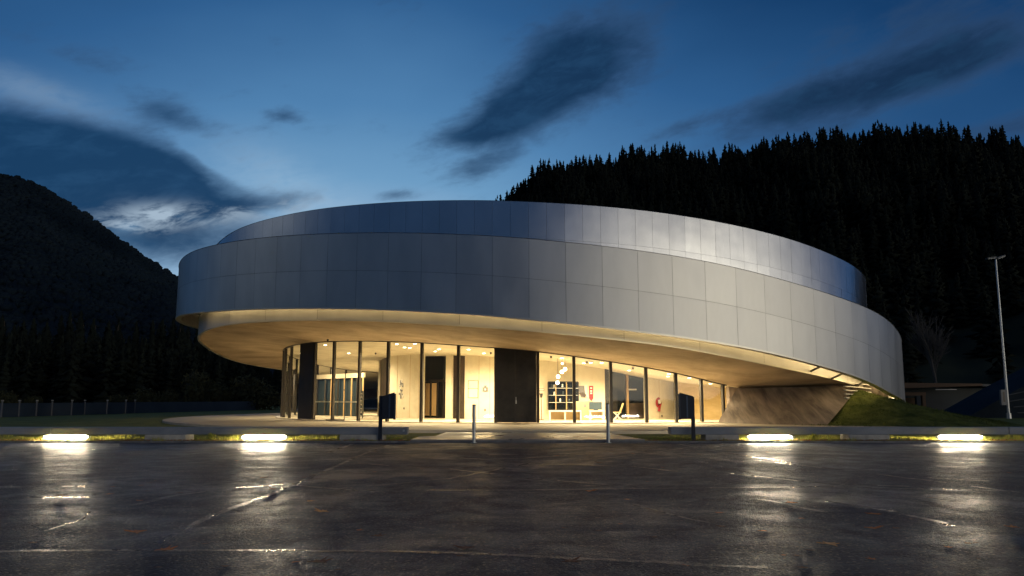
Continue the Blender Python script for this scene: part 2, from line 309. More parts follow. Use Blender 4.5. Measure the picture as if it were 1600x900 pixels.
class MB:
    def __init__(s): s.b = bmesh.new()
    def box(s, x0, x1, y0, y1, z0, z1, mtx=None, bev=0):
        r = bmesh.ops.create_cube(s.b, size=1)['verts']
        for v in r:
            v.co = Vector(((x0 + x1) / 2 + v.co.x * (x1 - x0), (y0 + y1) / 2 + v.co.y * (y1 - y0), (z0 + z1) / 2 + v.co.z * (z1 - z0)))
        if bev:
            ed = list({e for v in r for e in v.link_edges})
            rr = bmesh.ops.bevel(s.b, geom=ed, offset=bev, segments=2, affect='EDGES', clamp_overlap=True)
            r = list({v for f in rr['faces'] for v in f.verts} | {v for v in r if v.is_valid})
        if mtx is not None: bmesh.ops.transform(s.b, matrix=mtx, verts=r)
        return s
    def cyl(s, p, q, r0, r1=None, n=12, caps=True):
        p, q = Vector(p), Vector(q); r1 = r0 if r1 is None else r1; d = q - p
        if d.length < 1e-6: return s
        mt = Matrix.Translation((p + q) / 2) @ d.to_track_quat('Z', 'Y').to_matrix().to_4x4()
        bmesh.ops.create_cone(s.b, cap_ends=caps, segments=n, radius1=r0, radius2=r1, depth=d.length, matrix=mt); return s
    def ball(s, c, r, n=12, sc_=(1, 1, 1)):
        bmesh.ops.create_uvsphere(s.b, u_segments=n, v_segments=max(6, n // 2), radius=r, matrix=Matrix.Translation(c) @ Matrix.Diagonal((*sc_, 1))); return s
    def poly(s, pts, thick):            # vertical-normal prism or any planar polygon extruded by vector thick
        vs_ = [s.b.verts.new(p) for p in pts]; f = s.b.faces.new(vs_)
        r = bmesh.ops.extrude_face_region(s.b, geom=[f]); bmesh.ops.translate(s.b, vec=thick, verts=[v for v in r['geom'] if isinstance(v, bmesh.types.BMVert)]); return s
    def build(s, name, m, parent=None, smooth=False):
        bmesh.ops.recalc_face_normals(s.b, faces=s.b.faces[:])
        me = bpy.data.meshes.new(name); s.b.to_mesh(me); s.b.free()
        if smooth: me.shade_smooth()
        return link(name, me, m, parent)

# ---------------------------------------------------------------- setting: ground
def sheet(name, pts, z, m, thick=None, k='structure'):
    b = MB(); b.poly([(p[0], p[1], z) for p in pts], Vector((0, 0, -(thick or .02)))); return kind(b.build(name, m), k)
kind(pyd('ground', [(-3000, -300, -.06), (3000, -300, -.06), (3000, 3000, -.06), (-3000, 3000, -.06)], [(0, 1, 2, 3)], M['ground']), 'structure')
KY = 23.0
sheet('asphalt_lot', [(-140, -80), (140, -80), (140, KY), (-140, KY)], 0, M['asphalt'], .05)
C3 = (2.0, 52.0); R3 = 16.2; ZF = .17
# lawn base (gently level), plaza disc on it, path to the kerb
sheet('lawn', [(-140, KY + .14), (140, KY + .14), (140, 70), (30, 120), (-60, 120), (-140, 70)], .03, M['lawn'], .05)
kb = MB()
for i in range(-46, 46):
    w = 1.5; kb.box(i * w + .004, (i + 1) * w - .004, KY, KY + .14, -.05, .045 + random.uniform(-.003, .003), bev=.012)
kind(kb.build('kerb', M['kerb']), 'structure')
disc = []
for i in range(97):
    a = 2 * math.pi * i / 96; disc.append((3.0 + 22.8 * math.cos(a), 50.6 + 22.8 * math.sin(a)))
sheet('plaza_pavement', disc[:-1], .13, M['plaza'], .12)
pl = [gnd(640, 687.2, .085), gnd(1010, 687.2, .085), gnd(943, 672.5, .11), gnd(699, 672.5, .11), gnd(681, 680, .1), gnd(655, 681, .1)]
pth = [(pl[0].x, KY + .145), (pl[1].x, KY + .145), (pl[2].x, 27.6), (pl[2].x - .1, 28.4), (pl[3].x, 28.4), (pl[3].x, 27.6), (pl[4].x, 25.3), (pl[5].x, 25.0)]
sheet('entrance_path', pth, .08, M['path'], .06)
# ---------------------------------------------------------------- seams and worn lines on the asphalt
def strip_mesh(mb, pts, w, z, jit=.6):
    P = [Vector((p[0], p[1], 0)) for p in pts]; out = []
    # resample
    Q = [P[0]]
    for a, b in zip(P[:-1], P[1:]):
        n = max(1, int((b - a).length / .22))
        for i in range(1, n + 1): Q.append(a.lerp(b, i / n))
    L_, R_ = [], []
    for i, q in enumerate(Q):
        t = (Q[min(i + 1, len(Q) - 1)] - Q[max(i - 1, 0)]).normalized(); n = Vector((-t.y, t.x, 0))
        wa = w * (1 + random.uniform(-jit, jit)) / 2; wb = w * (1 + random.uniform(-jit, jit)) / 2
        j = random.uniform(-1, 1) * w * .18
        L_.append(mb.b.verts.new(q + n * (wa + j) + Vector((0, 0, z)))); R_.append(mb.b.verts.new(q - n * (wb - j) + Vector((0, 0, z))))
    gap = 0
    for i in range(len(Q) - 1):
        if gap == 0 and random.random() < .07: gap = random.randint(1, 3)
        if gap: gap -= 1; continue
        mb.b.faces.new((R_[i], R_[i + 1], L_[i + 1], L_[i]))
SEAMS = [  # centre lines in the plan of the lot, surveyed points on the ground
    ([(620, 691), (560, 713), (500, 740), (430, 770), (330, 806), (240, 850)], .10, 'seam'),
    ([(205, 790), (270, 775), (345, 765), (440, 757)], .13, 'seam'),
    ([(440, 757), (560, 767), (800, 766), (1060, 763), (1300, 761), (1600, 768)], .09, 'seam'),
    ([(285, 711), (370, 702), (420, 698)], .12, 'seam'), ([(-100, 762), (60, 761), (135, 760)], .10, 'seam'), ([(45, 777), (140, 777)], .10, 'worn'),
    ([(510, 708), (550, 694)], .12, 'worn'), ([(540, 704), (590, 706)], .10, 'worn'), ([(553, 724), (700, 733), (770, 741)], .10, 'worn'),
    ([(600, 709), (700, 712), (900, 709), (1000, 703)], .10, 'worn'), ([(575, 760), (700, 748), (830, 724), (950, 716), (1030, 706), (1090, 697)], .08, 'seam'),
    ([(640, 712), (760, 718), (820, 716), (980, 705)], .10, 'worn'), ([(850, 725), (1000, 730), (1070, 738)], .09, 'worn'),
    ([(1060, 694), (1120, 706), (1240, 723)], .10, 'worn'), ([(1090, 705), (1235, 703)], .09, 'worn'), ([(1180, 719), (1320, 735), (1460, 752), (1600, 771)], .09, 'worn'),
    ([(1140, 740), (1300, 757), (1420, 760)], .09, 'worn'), ([(1300, 695), (1460, 707), (1620, 709)], .10, 'seam'), ([(1450, 747), (1545, 752)], .10, 'worn'), ([(1460, 722), (1540, 724)], .10, 'worn'),
    ([(820, 748), (880, 752), (950, 757), (830, 766)], .07, 'seam'), ([(700, 701), (900, 699), (1040, 702)], .10, 'seam'), ([(760, 732), (900, 724), (1040, 716), (1100, 712)], .07, 'seam'),
    ([(0, 700), (80, 701), (200, 703)], .08, 'seam'), ([(60, 716), (140, 716), (300, 717), (430, 718)], .07, 'seam'), ([(380, 731), (455, 731)], .09, 'seam'),
    ([(1290, 783), (1400, 800), (1490, 822)], .12, 'worn'), ([(1190, 780), (1310, 806)], .12, 'seam'), ([(990, 790), (1080, 812), (1110, 818)], .05, 'seam'),
    ([(-30, 863), (55, 861), (300, 861), (560, 862), (730, 865)], .085, 'worn'), ([(730, 865), (790, 868), (960, 875), (1200, 888)], .10, 'seam'),
    ([(75, 828), (130, 812), (140, 800)], .03, 'worn'),
]
for kx in ('seam', 'worn'):
    for idx, (pts, w, k_) in enumerate(SEAMS):
        if k_ != kx: continue
        mb = MB(); strip_mesh(mb, [gnd(*p)[:2] for p in pts], w * .85, .0035 + .0006 * (idx % 5))
        kind(mb.build('road_seam' if kx == 'seam' else 'road_marking', M[kx]), 'structure')

# ---------------------------------------------------------------- building curves (deg, z), measured round the rings
C1 = (1.35, 50.0); R1 = 20.68; C2 = (1.15, 50.0); R2 = 19.35
def per(tab):
    a = np.array(sorted(tab)); A = np.concatenate([a[:, 0] - 360, a[:, 0], a[:, 0] + 360]); Zz = np.tile(a[:, 1], 3)
    g = np.arange(-180, 540, 1.0); z = np.interp(g, A, Zz); k = np.hanning(15); k /= k.sum()
    z = np.convolve(np.pad(z, 7, mode='edge'), k, 'valid')
    return lambda d: float(np.interp(d % 360, g, z))
T1 = per([(211.4, 8.22), (218.9, 8.17), (235.3, 7.92), (242.6, 7.78), (253.5, 7.54), (264.4, 7.26), (272, 7.0), (279.5, 6.74), (287.2, 6.43), (291, 6.25), (297.6, 5.89), (305.4, 5.51), (315, 5.13), (322.8, 4.75), (328.6, 4.36), (336, 4.1), (0, 3.9), (30, 4.0), (60, 4.6), (90, 5.5), (120, 6.5), (150, 7.5), (180, 8.1)])
B1 = per([(165, 5.45), (180, 5.5), (195, 5.48), (210.3, 5.35), (218.9, 5.2), (235.8, 4.93), (246.8, 4.73), (256.8, 4.49), (264.4, 4.27), (271.9, 3.99), (279.3, 3.69), (287.1, 3.39), (294.8, 3.03), (301.2, 2.65), (307.9, 2.29), (314.2, 1.91), (320.4, 1.45), (336, .9), (0, .6), (30, .8), (60, 1.6), (90, 2.8), (120, 4.0), (150, 5.1)])
T2 = per([(180, 8.0), (200, 8.05), (211, 8.35), (217, 8.78), (222, 9.0), (227.8, 9.1), (240.7, 9.16), (252.7, 9.09), (262.6, 8.98), (272, 8.82), (281.5, 8.65), (291, 8.42), (302.5, 8.1), (314.2, 7.75), (321.6, 7.6), (330, 7.48), (336, 7.42), (0, 7.3), (45, 7.5), (90, 8), (135, 8.4)])
B2 = per([(158.4, 3.32), (170.5, 3.56), (180.3, 3.89), (191, 4.3), (205, 4.52), (214.4, 4.62), (219.2, 4.65), (226.2, 4.63), (237.7, 4.52), (247.7, 4.37), (260.4, 4.05), (269.5, 3.8), (278.5, 3.5), (285.1, 3.28), (290.6, 3.02), (295.9, 2.76), (301.9, 2.48), (312.4, 2.11), (320, 1.85), (336, 1.5), (0, 1.2), (45, 1.3), (90, 2.0), (135, 2.9)])
G1 = per([(150, 3.3), (180, 3.85), (196.3, 4.05), (210.7, 4.13), (220.5, 4.11), (227.3, 4.08), (234.1, 4.01), (240.8, 3.92), (247.2, 3.81), (254, 3.65), (260.2, 3.5), (267.1, 3.32), (272.8, 3.11), (278.8, 2.87), (284.7, 2.63), (290.1, 2.38), (295, 2.12), (299.6, 1.85), (310, 1.5), (330, 1.35), (0, 1.5), (45, 2.2), (90, 2.7), (125, 3.1)])
def PT(C, r, d, z): return Vector((C[0] + r * math.cos(R(d)), C[1] + r * math.sin(R(d)), z))

bld = thing('exhibition_building', 'round silver-panelled exhibition hall of two tilted stacked rings with a glowing glass ground floor', 'building', (C3[0], C3[1], 0))
inv = Matrix.Translation((-C3[0], -C3[1], 0))
def part(o):
    if o.data is not None and hasattr(o.data, 'transform'): o.data.transform(inv)
    return o

def band(name, C, r, top, bot, npan, phase, rows, m, gap=.010, parent=None):
    """curved metal panels, each slightly off true, over a dark backing"""
    V, F, tint = [], [], []
    step = 360 / npan
    for i in range(npan):
        d0 = phase + i * step; gdeg = math.degrees(gap / 2 / r)
        for j in range(len(rows) - 1):
            tl = random.random(); off0, off1 = random.uniform(-.0022, .0022), random.uniform(-.0022, .0022); tilt = random.uniform(-.0022, .0022)
            nsub = 3; base = len(V)
            for k in range(nsub + 1):
                d = d0 + gdeg + (step - 2 * gdeg) * k / nsub; rr = r + off0 + (off1 - off0) * k / nsub
                zt, zb = top(d), bot(d)
                za = rows[j](zt, zb) - (gap / 2 if j else 0); zc = rows[j + 1](zt, zb) + (gap / 2 if j < len(rows) - 2 else 0)
                V.append(PT(C, rr + tilt, d, za)); V.append(PT(C, rr - tilt, d, zc))
            for k in range(nsub):
                q = base + 2 * k; F.append((q + 1, q + 3, q + 2, q)); tint.append(tl)
    me = bpy.data.meshes.new(name); me.from_pydata([tuple(v) for v in V], [], F); me.update()
    at_ = me.attributes.new('tint', 'FLOAT', 'FACE'); at_.data.foreach_set('value', tint); me.shade_smooth()
    return part(link(name, me, m, parent))
def ringwall(name, C, r, top, bot, m, parent, dz0=0, dz1=0, n=240, d0=0, d1=360, flip=False):
    V, F = [], []
    for i in range(n + 1):
        d = d0 + (d1 - d0) * i / n; V.append(PT(C, r, d, top(d) + dz0)); V.append(PT(C, r, d, bot(d) + dz1))
    for i in range(n): F.append((2 * i + 1, 2 * i + 3, 2 * i + 2, 2 * i))
    return part(pyd(name, V, F, m, parent, True))
def loft(name, A, B, m, parent, n=240, d0=0, d1=360, mid=0):
    V, F = [], []
    for i in range(n + 1):
        d = d0 + (d1 - d0) * i / n
        for k in range(mid + 2): V.append(A(d).lerp(B(d), k / (mid + 1)))
    w = mid + 2
    for i in range(n):
        for k in range(w - 1): q = i * w + k; F.append((q, q + 1, q + w + 1, q + w))
    return part(pyd(name, V, F, m, parent, True))
# outer ring
H2 = [lambda t, b: t, lambda t, b: t * .5 + b * .5, lambda t, b: b]
lowring = band('outer_band', C1, R1, T1, B1, 95, 268.0, H2, M['panel'], parent=bld)
jb = ringwall('backing', C1, R1 - .03, T1, B1, M['joint'], lowring, -.02, .02)
ii = band('inner_lining', C1, R1 - .22, T1, B1, 95, 268.0, [lambda t, b: t, lambda t, b: b], M['fascia'], parent=lowring)
loft('coping', lambda d: PT(C1, R1 + .02, d, T1(d) + .015), lambda d: PT(C1, R1 - .24, d, T1(d) + .02), M['lip'], lowring)
V, F = [], []
n = 240
for i in range(n + 1):       # bottom lip, a small box section
    d = 360 * i / n; zb = B1(d)
    for rr, zz in ((R1 + .02, zb + .035), (R1 + .02, zb - .035), (R1 - .25, zb - .035), (R1 - .25, zb + .035)): V.append(PT(C1, rr, d, zz))
for i in range(n):
    for k in range(4): F.append((4 * i + k, 4 * i + 4 + k, 4 * i + 4 + (k + 1) % 4, 4 * i + (k + 1) % 4))
part(pyd('bottom_lip', V, F, M['lip'], lowring))
# upper drum, seen above and below the outer ring
updrum = band('upper_band', C2, R2, T2, lambda d: B2(d), 171, 272.7, [lambda t, b: t, lambda t, b: t - 1.45, lambda t, b: t - 2.9, lambda t, b: b + 1.0], M['panel_up'], gap=.007, parent=bld)
ringwall('backing', C2, R2 - .03, T2, B2, M['joint'], updrum, -.02, .02)
loft('coping', lambda d: PT(C2, R2 + .02, d, T2(d) + .012), lambda d: PT(C2, R2 - .3, d, T2(d) + .02), M['lip'], updrum)
fas = band('fascia', C2, R2 + .012, lambda d: B2(d) + 1.0, B2, 38, 270, [lambda t, b: t, lambda t, b: b], M['fascia'], gap=.014, parent=bld)
V, F = [], []
for i in range(n + 1):
    d = 360 * i / n; zb = B2(d)
    for rr, zz in ((R2 + .03, zb + .03), (R2 + .03, zb - .03), (R2 - .10, zb - .03), (R2 - .10, zb + .03)): V.append(PT(C2, rr, d, zz))
for i in range(n):
    for k in range(4): F.append((4 * i + k, 4 * i + 4 + k, 4 * i + 4 + (k + 1) % 4, 4 * i + (k + 1) % 4))
part(pyd('drip_edge', V, F, M['lip'], fas))
# roof and cover between the rings
V = [PT(C2, R2 - .25, d, T2(d) - .25) for d in range(0, 360, 3)]; part(pyd('roof', V, [tuple(range(len(V)))], M['darksteel'], bld))
loft('gutter_deck', lambda d: PT(C1, R1 - .23, d, T1(d) - .35), lambda d: PT(C2, R2 + .02, d, T1(d) - .35), M['darksteel'], bld)
# soffit and ceiling
loft('soffit', lambda d: PT(C2, R2 - .09, d, B2(d) - .01), lambda d: PT(C3, R3 + .02, d, G1(d)), M['soffit'], bld, mid=4)
def ceil_z(d, r):
    k = min(1, r / R3); return G1(d) * (k ** 1.2) + 3.0 * (1 - k ** 1.2)
V, F = [], []; rings = 8; n = 120
for j in range(rings + 1):
    r = .2 + (R3 - .25) * j / rings
    for i in range(n): d = 360 * i / n; V.append(PT(C3, r, d, ceil_z(d, r) + .0))
for j in range(rings):
    for i in range(n): F.append((j * n + i, j * n + (i + 1) % n, (j + 1) * n + (i + 1) % n, (j + 1) * n + i))
part(pyd('ceiling', V, F, M['ceiling'], bld, True))
V = [PT(C3, R3 + .3, d, ZF) for d in range(0, 360, 4)]
b = MB(); b.poly(V, Vector((0, 0, -.12))); part(b.build('floor', M['floor'], bld))

# glass wall: fins, panes
FINS = [215.2, 221.4, 227.7, 234.6, 241.0, 247.6, 254.1, 260.3, 267.0, 272.7, 278.6, 284.5, 289.8, 294.7, 299.3]
left = [215.2 - 6.3 * k for k in range(1, 22)]; FINS = sorted(left + FINS)
def fin_box(C, r, d, w, dep, z0, z1, rot=0):
    p = PT(C, r, d, 0); mt = Matrix.Translation(p) @ Matrix.Rotation(R(d), 4, 'Z')
    return mt
DOORS = {215.2: 'side', 260.3: 'main'}
for i, d in enumerate(FINS):
    zt = G1(d)
    mb = MB(); mb.box(-.11, .03, -.065, .065, ZF, zt + .02, fin_box(C3, R3, d, 0, 0, 0, 0), bev=.006)
    part(mb.build('mullion', M['mull'], bld))
    if i == len(FINS) - 1: continue
    e = FINS[i + 1]
    if d in (215.2, 260.3):
        # dark metal leaf with an upright joint
        k_ = DOORS[d]; a, b_ = d + .25, e - .25
        p0, p1 = PT(C3, R3 + .03, a, 0), PT(C3, R3 + .03, b_, 0); dx = (p1 - p0); L0 = dx.length; ang = math.atan2(dx.y, dx.x)
        mt = Matrix.Translation(p0) @ Matrix.Rotation(ang, 4, 'Z')
        halves = [(0, L0 * .46), (L0 * .46 + .004, L0)] if k_ == 'main' else [(0, L0)]
        if k_ == 'main':
            mb = MB(); mb.box(L0 * .46 - .06, L0 * .46 + .06, .035, .06, ZF, G1((a + b_) / 2) - .02, mt); part(mb.build('light_stop_strip', M['dark'], bld))  # strip added behind the leaf joint to stop interior light showing through
        for h, (u0, u1) in enumerate(halves):
            bb = bmesh.new(); za, zb2 = G1(a + (b_ - a) * u0 / L0) - .01, G1(a + (b_ - a) * u1 / L0) - .01
            vv = [bb.verts.new(mt @ Vector(q)) for q in ((u0, -.03, ZF + .01), (u1, -.03, ZF + .01), (u1, -.03, zb2), (u0, -.03, za))]
            ff = bb.faces.new(vv); rr = bmesh.ops.extrude_face_region(bb, geom=[ff])
            bmesh.ops.translate(bb, vec=mt.to_3x3() @ Vector((0, .06, 0)), verts=[v for v in rr['geom'] if isinstance(v, bmesh.types.BMVert)])
            q = MB(); q.b.free(); q.b = bb; dr = part(q.build('door_leaf', M['dark'], bld))
            if k_ == 'main' and h == 1:
                hm = MB(); x = u0 + .045; hm.cyl(mt @ Vector((x, -.085, 1.02)), mt @ Vector((x, -.085, 1.30)), .013); hm.cyl(mt @ Vector((x, -.03, 1.05)), mt @ Vector((x, -.085, 1.05)), .009); hm.cyl(mt @ Vector((x, -.03, 1.27)), mt @ Vector((x, -.085, 1.27)), .009)
                part(hm.build('handle', M['steel'], dr))
                lk = MB(); lk.box(x - .03, x + .03, -.038, -.03, 1.0, 1.15, mt); part(lk.build('lock_plate', M['steel'], dr))
        continue
    p0, p1 = PT(C3, R3 - .05, d, ZF), PT(C3, R3 - .05, e, ZF); p2, p3 = PT(C3, R3 - .05, e, G1(e) + .02), PT(C3, R3 - .05, d, zt + .02)
    g_ = part(pyd('glass_pane', [p0, p1, p2, p3], [(0, 1, 2, 3)], M['glass'], bld))
# slim head frame and sill ring
V, F = [], []
for i in range(121):
    d = 80 + 220 * i / 120
    for rr, zz in ((R3 + .04, G1(d) + .01), (R3 + .04, G1(d) - .035), (R3 - .10, G1(d) - .035), (R3 - .10, G1(d) + .01)): V.append(PT(C3, rr, d, zz))
for i in range(120):
    for k in range(4): F.append((4 * i + k, 4 * i + 4 + k, 4 * i + 4 + (k + 1) % 4, 4 * i + (k + 1) % 4))
part(pyd('head_frame', V, F, M['mull'], bld))
# slanted end mullion by the concrete slope
mb = MB(); mb.cyl(at(1127, 654, 36.9), at(1154.5, 608, 37.9), .06, n=6); part(mb.build('mullion', M['mull'], bld))

# concrete slope (embankment slab)
top_pts = [at(1151, 606.5, 37.9), at(1200, 605.5, 37.4), at(1260, 604, 37.2), at(1300, 601, 37.2), at(1345, 600, 37.6)]
bot_pts = [at(1122, 660, 36.6), at(1165, 662, 35.6), at(1215, 664, 34.6), at(1255, 666, 33.9), at(1290, 667, 33.4)]
V, F = [], []; nr = 14
def lerpL(L, t): t *= len(L) - 1; i = min(int(t), len(L) - 2); return L[i].lerp(L[i + 1], t - i)
nc = 40
for j in range(nr + 1):
    for i in range(nc + 1):
        p = lerpL(bot_pts, i / nc).lerp(lerpL(top_pts, i / nc), j / nr); p = p + Vector((0, -.05 * math.sin(math.pi * j / nr), 0)); V.append(p)
for j in range(nr):
    for i in range(nc): q = j * (nc + 1) + i; F.append((q, q + 1, q + nc + 2, q + nc + 1))
k0 = len(V)                       # left cheek, closing the slab back to the floor
lb, lt = bot_pts[0], top_pts[0]; V += [lb, lt, lt + Vector((.5, 1.2, 0)), lb + Vector((1.2, 2.5, 0))]; F.append((k0, k0 + 1, k0 + 2, k0 + 3))
part(pyd('concrete_slope', V, F, M['slope'], bld))
mb = MB(); mb.box(10.4, 18, 38.6, 39.2, 0, 2.0); part(mb.build('back_wall', M['slope'], bld))

# lit void between the rings: strips, bars, posts
for d0, d1, rr0, up in ((213, 350, R1 - .34, .42), (306, 350, R2 + .5, .5), (150, 204, R2 + .14, .7)):
    V, F = [], []; n = 120
    for i in range(n + 1):
        d = d0 + (d1 - d0) * i / n; zf = B1(d) + up
        for rr, zz in ((rr0 + .05, zf), (rr0, zf), (rr0, zf + .05), (rr0 + .05, zf + .05)): V.append(PT(C1, rr, d, zz))
    for i in range(n):
        for k in range(4): F.append((4 * i + k, 4 * i + 4 + k, 4 * i + 4 + (k + 1) % 4, 4 * i + (k + 1) % 4))
    part(pyd('light_strip', V, F, M['strip'], bld))
for k in range(5):
    z = 1.25 + .17 * k; V, F = [], []; n = 14
    for i in range(n + 1):
        d = 314 + 24 * i / n
        for rr, zz in ((R2 + .25, z - .2 * (i / n)), (R2 + .34, z - .2 * (i / n)), (R2 + .34, z + .035 - .2 * (i / n)), (R2 + .25, z + .035 - .2 * (i / n))): V.append(PT(C2, rr, d, zz))
    for i in range(n):
        for q in range(4): F.append((4 * i + q, 4 * i + 4 + q, 4 * i + 4 + (q + 1) % 4, 4 * i + (q + 1) % 4))
    part(pyd('support_rail', V, F, M['white'], bld))
for d in (307, 312, 318, 324, 330):
    mb = MB(); mb.cyl(PT(C2, R2 + .03, d, B1(d) + .05), PT(C1, R1 - .25, d + 2.5, B1(d) + .8), .045, n=8); part(mb.build('strut', M['mull'], bld))
for d in (188, 196, 203):
    mb = MB(); mb.cyl(PT(C2, R2 + .1, d, B1(d) + .15), PT(C1, R1 - .3, d + 2.0, B1(d) + .9), .04, n=8); part(mb.build('strut', M['lip'], bld))

# inner walls
RI = 10.5
def phi(x, y, r):
    dd = ray(x, y); A = dd[0] ** 2 + dd[1] ** 2; B = -(dd[0] * C3[0] + dd[1] * C3[1]); K = C3[0] ** 2 + C3[1] ** 2 - r * r
    D = max(0, B * B - A * K); s = (-B - math.sqrt(D)) / A; return math.degrees(math.atan2(dd[1] * s - C3[1], dd[0] * s - C3[0])) % 360
def inner(name, x0, x1, m, r=RI, z0=ZF, z1=None, thick=.12, parent=bld, y=620):
    a, b_ = phi(x0, y, r), phi(x1, y, r); n = max(2, int(abs(b_ - a) / 2)); V, F = [], []
    for i in range(n + 1):
        d = a + (b_ - a) * i / n; zt = (ceil_z(d, r) + .02) if z1 is None else z1
        for rr, zz in ((r, z0), (r, zt), (r - thick, zt), (r - thick, z0)): V.append(PT(C3, rr, d, zz))
    for i in range(n):
        for k in range(4): F.append((4 * i + k, 4 * i + (k + 1) % 4, 4 * i + 4 + (k + 1) % 4, 4 * i + 4 + k))
    F.append((0, 3, 2, 1)); e = 4 * n; F.append((e, e + 1, e + 2, e + 3))
    o = pyd(name, V, F, m, parent); 
    bm_ = bmesh.new(); bm_.from_mesh(o.data); bmesh.ops.recalc_face_normals(bm_, faces=bm_.faces[:]); bm_.to_mesh(o.data); bm_.free()
    if parent is bld: part(o)
    return o
def zat(y, x, r):                 # height on the inner cylinder
    d = ray(x, y); p = PT(C3, r, phi(x, y, r), 0); s = p.y / d[1]; return CAM_H + d[2] * s
inner('interior_wall', 567, 577, M['cream'], r=RI)
inner('interior_wall', 577, 583, M['tan'], r=RI - .1)
inner('interior_door', 583, 606, M['brown'], r=RI - .15)
inner('interior_wall', 606, 661, M['cream'])
inner('interior_wall', 696, 706, M['cream'])
inner('interior_door', 706, 726, M['brown'], r=RI - .5)
inner('interior_wall', 726, 946, M['cream'])
inner('interior_door', 946, 955, M['dark'], r=RI + .05)
inner('interior_wall', 1008, 1062, M['cream'])
inner('interior_wall', 1060, 1066, M['cream'])
# recessed dark glazed vestibules
vest = inner('vestibule_glazing', 661, 697, M['darkglass'], r=RI - .9)
for x in (662, 672.5, 683, 693):
    inner('glazing_bar', x - 1.1, x + 1.1, M['mull'], r=RI - .84, z1=zat(592, x, RI), parent=bld)
inner('transom', 661, 697, M['mull'], r=RI - .83, z0=zat(596, 680, RI), z1=zat(592, 680, RI))
for x0, x1 in ((664.5, 671), (674.5, 681.5)):
    inner('door_glass', x0, x1, M['tan'], r=RI - .86, z0=ZF + .12, z1=zat(598, 680, RI))
inner('vestibule_glazing', 955, 1009, M['darkglass'], r=RI - .9)
inner('glazing_bar', 980, 982.4, M['tan'], r=RI - .8)
inner('door_glass', 983, 1007, M['brown'], r=RI - .86, z0=ZF, z1=zat(630, 990, RI))
inner('push_bar', 983, 995, M['white'], r=RI - .78, z0=zat(609.5, 990, RI), z1=zat(607, 990, RI))
# wall joints on the cream panelling
for x in (620, 640, 654, 748, 765, 1030):
    inner('panel_joint', x, x + .5, M['tan'], r=RI + .004, z1=None, thick=.01)
# deep hall on the left: low glazed partition, bright beam
p0, p1 = at(484, 640, 52), at(566, 640, 47)
def plank(name, a, b_, z0, z1, th, m, parent=bld):
    dx = b_ - a; L0 = math.hypot(dx.x, dx.y); mt = Matrix.Translation((a.x, a.y, 0)) @ Matrix.Rotation(math.atan2(dx.y, dx.x), 4, 'Z')
    mb = MB(); mb.box(0, L0, 0, th, z0, z1, mt); return part(mb.build(name, m, parent))
plank('interior_wall', at(1061, 655, 43.2), at(1185, 655, 40.6), ZF, 2.75, .1, M['warmwall'])
plank('partition_head', p0, p1, 2.45, 2.72, .15, M['cream'])
for t in (0, .13, .3, .42, .55, .67, .8, .9, 1.0):
    q = p0.lerp(p1, t); mb = MB(); mb.box(q.x - .04, q.x + .04, q.y, q.y + .12, ZF, 2.45); part(mb.build('partition_post', M['mull'] if int(t * 10) % 2 else M['tan'], bld))
plank('partition_glass', p0 + Vector((0, .3, 0)), p1 + Vector((0, .3, 0)), ZF, 2.45, .02, M['teal'])
plank('hand_rail', at(486, 627, 44), at(560, 627, 41.5), 1.02, 1.09, .06, M['white'])

def placed(name, label, cat, x, yb, Y, group=None):
    p = at(x, yb, Y); return thing(name, label, cat, (p.x, Y, ZF), 0, group)
# wall-hung and standing things seen through the glass (radius RI wall)
def on_wall(name, label, cat, x, y, r=RI, group=None):
    d = phi(x, y, r); p = PT(C3, r, d, zat(y, x, r)); return thing(name, label, cat, p, R(d + 90), group)    # local x along wall, -y... faces outwards
def flat(root, name, m, w, h, dx=0, dz=0, off=.01, th=.02):
    mb = MB(); mb.box(dx - w / 2, dx + w / 2, -off - th, -off, dz - h / 2, dz + h / 2, Matrix.Rotation(0, 4, 'Z')); return mb.build(name, m, root)
PXM = 41.5 / 1250
t = on_wall('notice_board', 'thin-framed blank cream notice board on the wall left of the black door', 'notice board', 739.5, 608)
for s in (-1, 1): flat(t, 'frame', M['brown'], .02, 27 * PXM, s * 8.5 * PXM)
for s in (-1, 0, 1): flat(t, 'frame', M['brown'], 17 * PXM, .02, 0, s * 13.4 * PXM * (1 if s else 0) + (1 * PXM if s == 0 else 0), off=.012)
flat(t, 'panel', M['cream'], 16.6 * PXM, 26.4 * PXM, th=.008)
t = on_wall('wall_emblem', 'small grey metal emblem box on the wall between notice board and black door', 'emblem', 758.5, 608.5)
flat(t, 'plate', M['grey'], 9 * PXM, 7 * PXM); flat(t, 'peak', M['grey'], 4 * PXM, 3 * PXM, 0, 4.6 * PXM); flat(t, 'mark', M['paper'], 2 * PXM, 2.5 * PXM, 0, 0, off=.032, th=.004)
for x, y, lb in ((658 - 26.5, 638, 'small black wall socket low on the wall behind the left sign'), (758, 640.5, 'small black wall socket low on the wall left of the black door'), (1034, 650, 'small black wall socket under the red ribbon figure')):
    t = on_wall('wall_socket', lb, 'socket', x, y); flat(t, 'plate', M['dark'], 2.4 * PXM, 3 * PXM); flat(t, 'insert', M['grey'], 1.2 * PXM, 1.2 * PXM, off=.031, th=.004)
t = on_wall('wall_relief', 'faint grey figure relief on the cream wall behind the left sign', 'relief', 627, 604)
for k in range(26):
    flat(t, 'tile', M['grey'] if k % 3 else M['paper'], random.uniform(.08, .2), random.uniform(.06, .16), random.uniform(-.2, .22), .35 - (k / 26) * 1.0 + random.uniform(-.06, .06), off=.006 + k * .0008, th=.004)
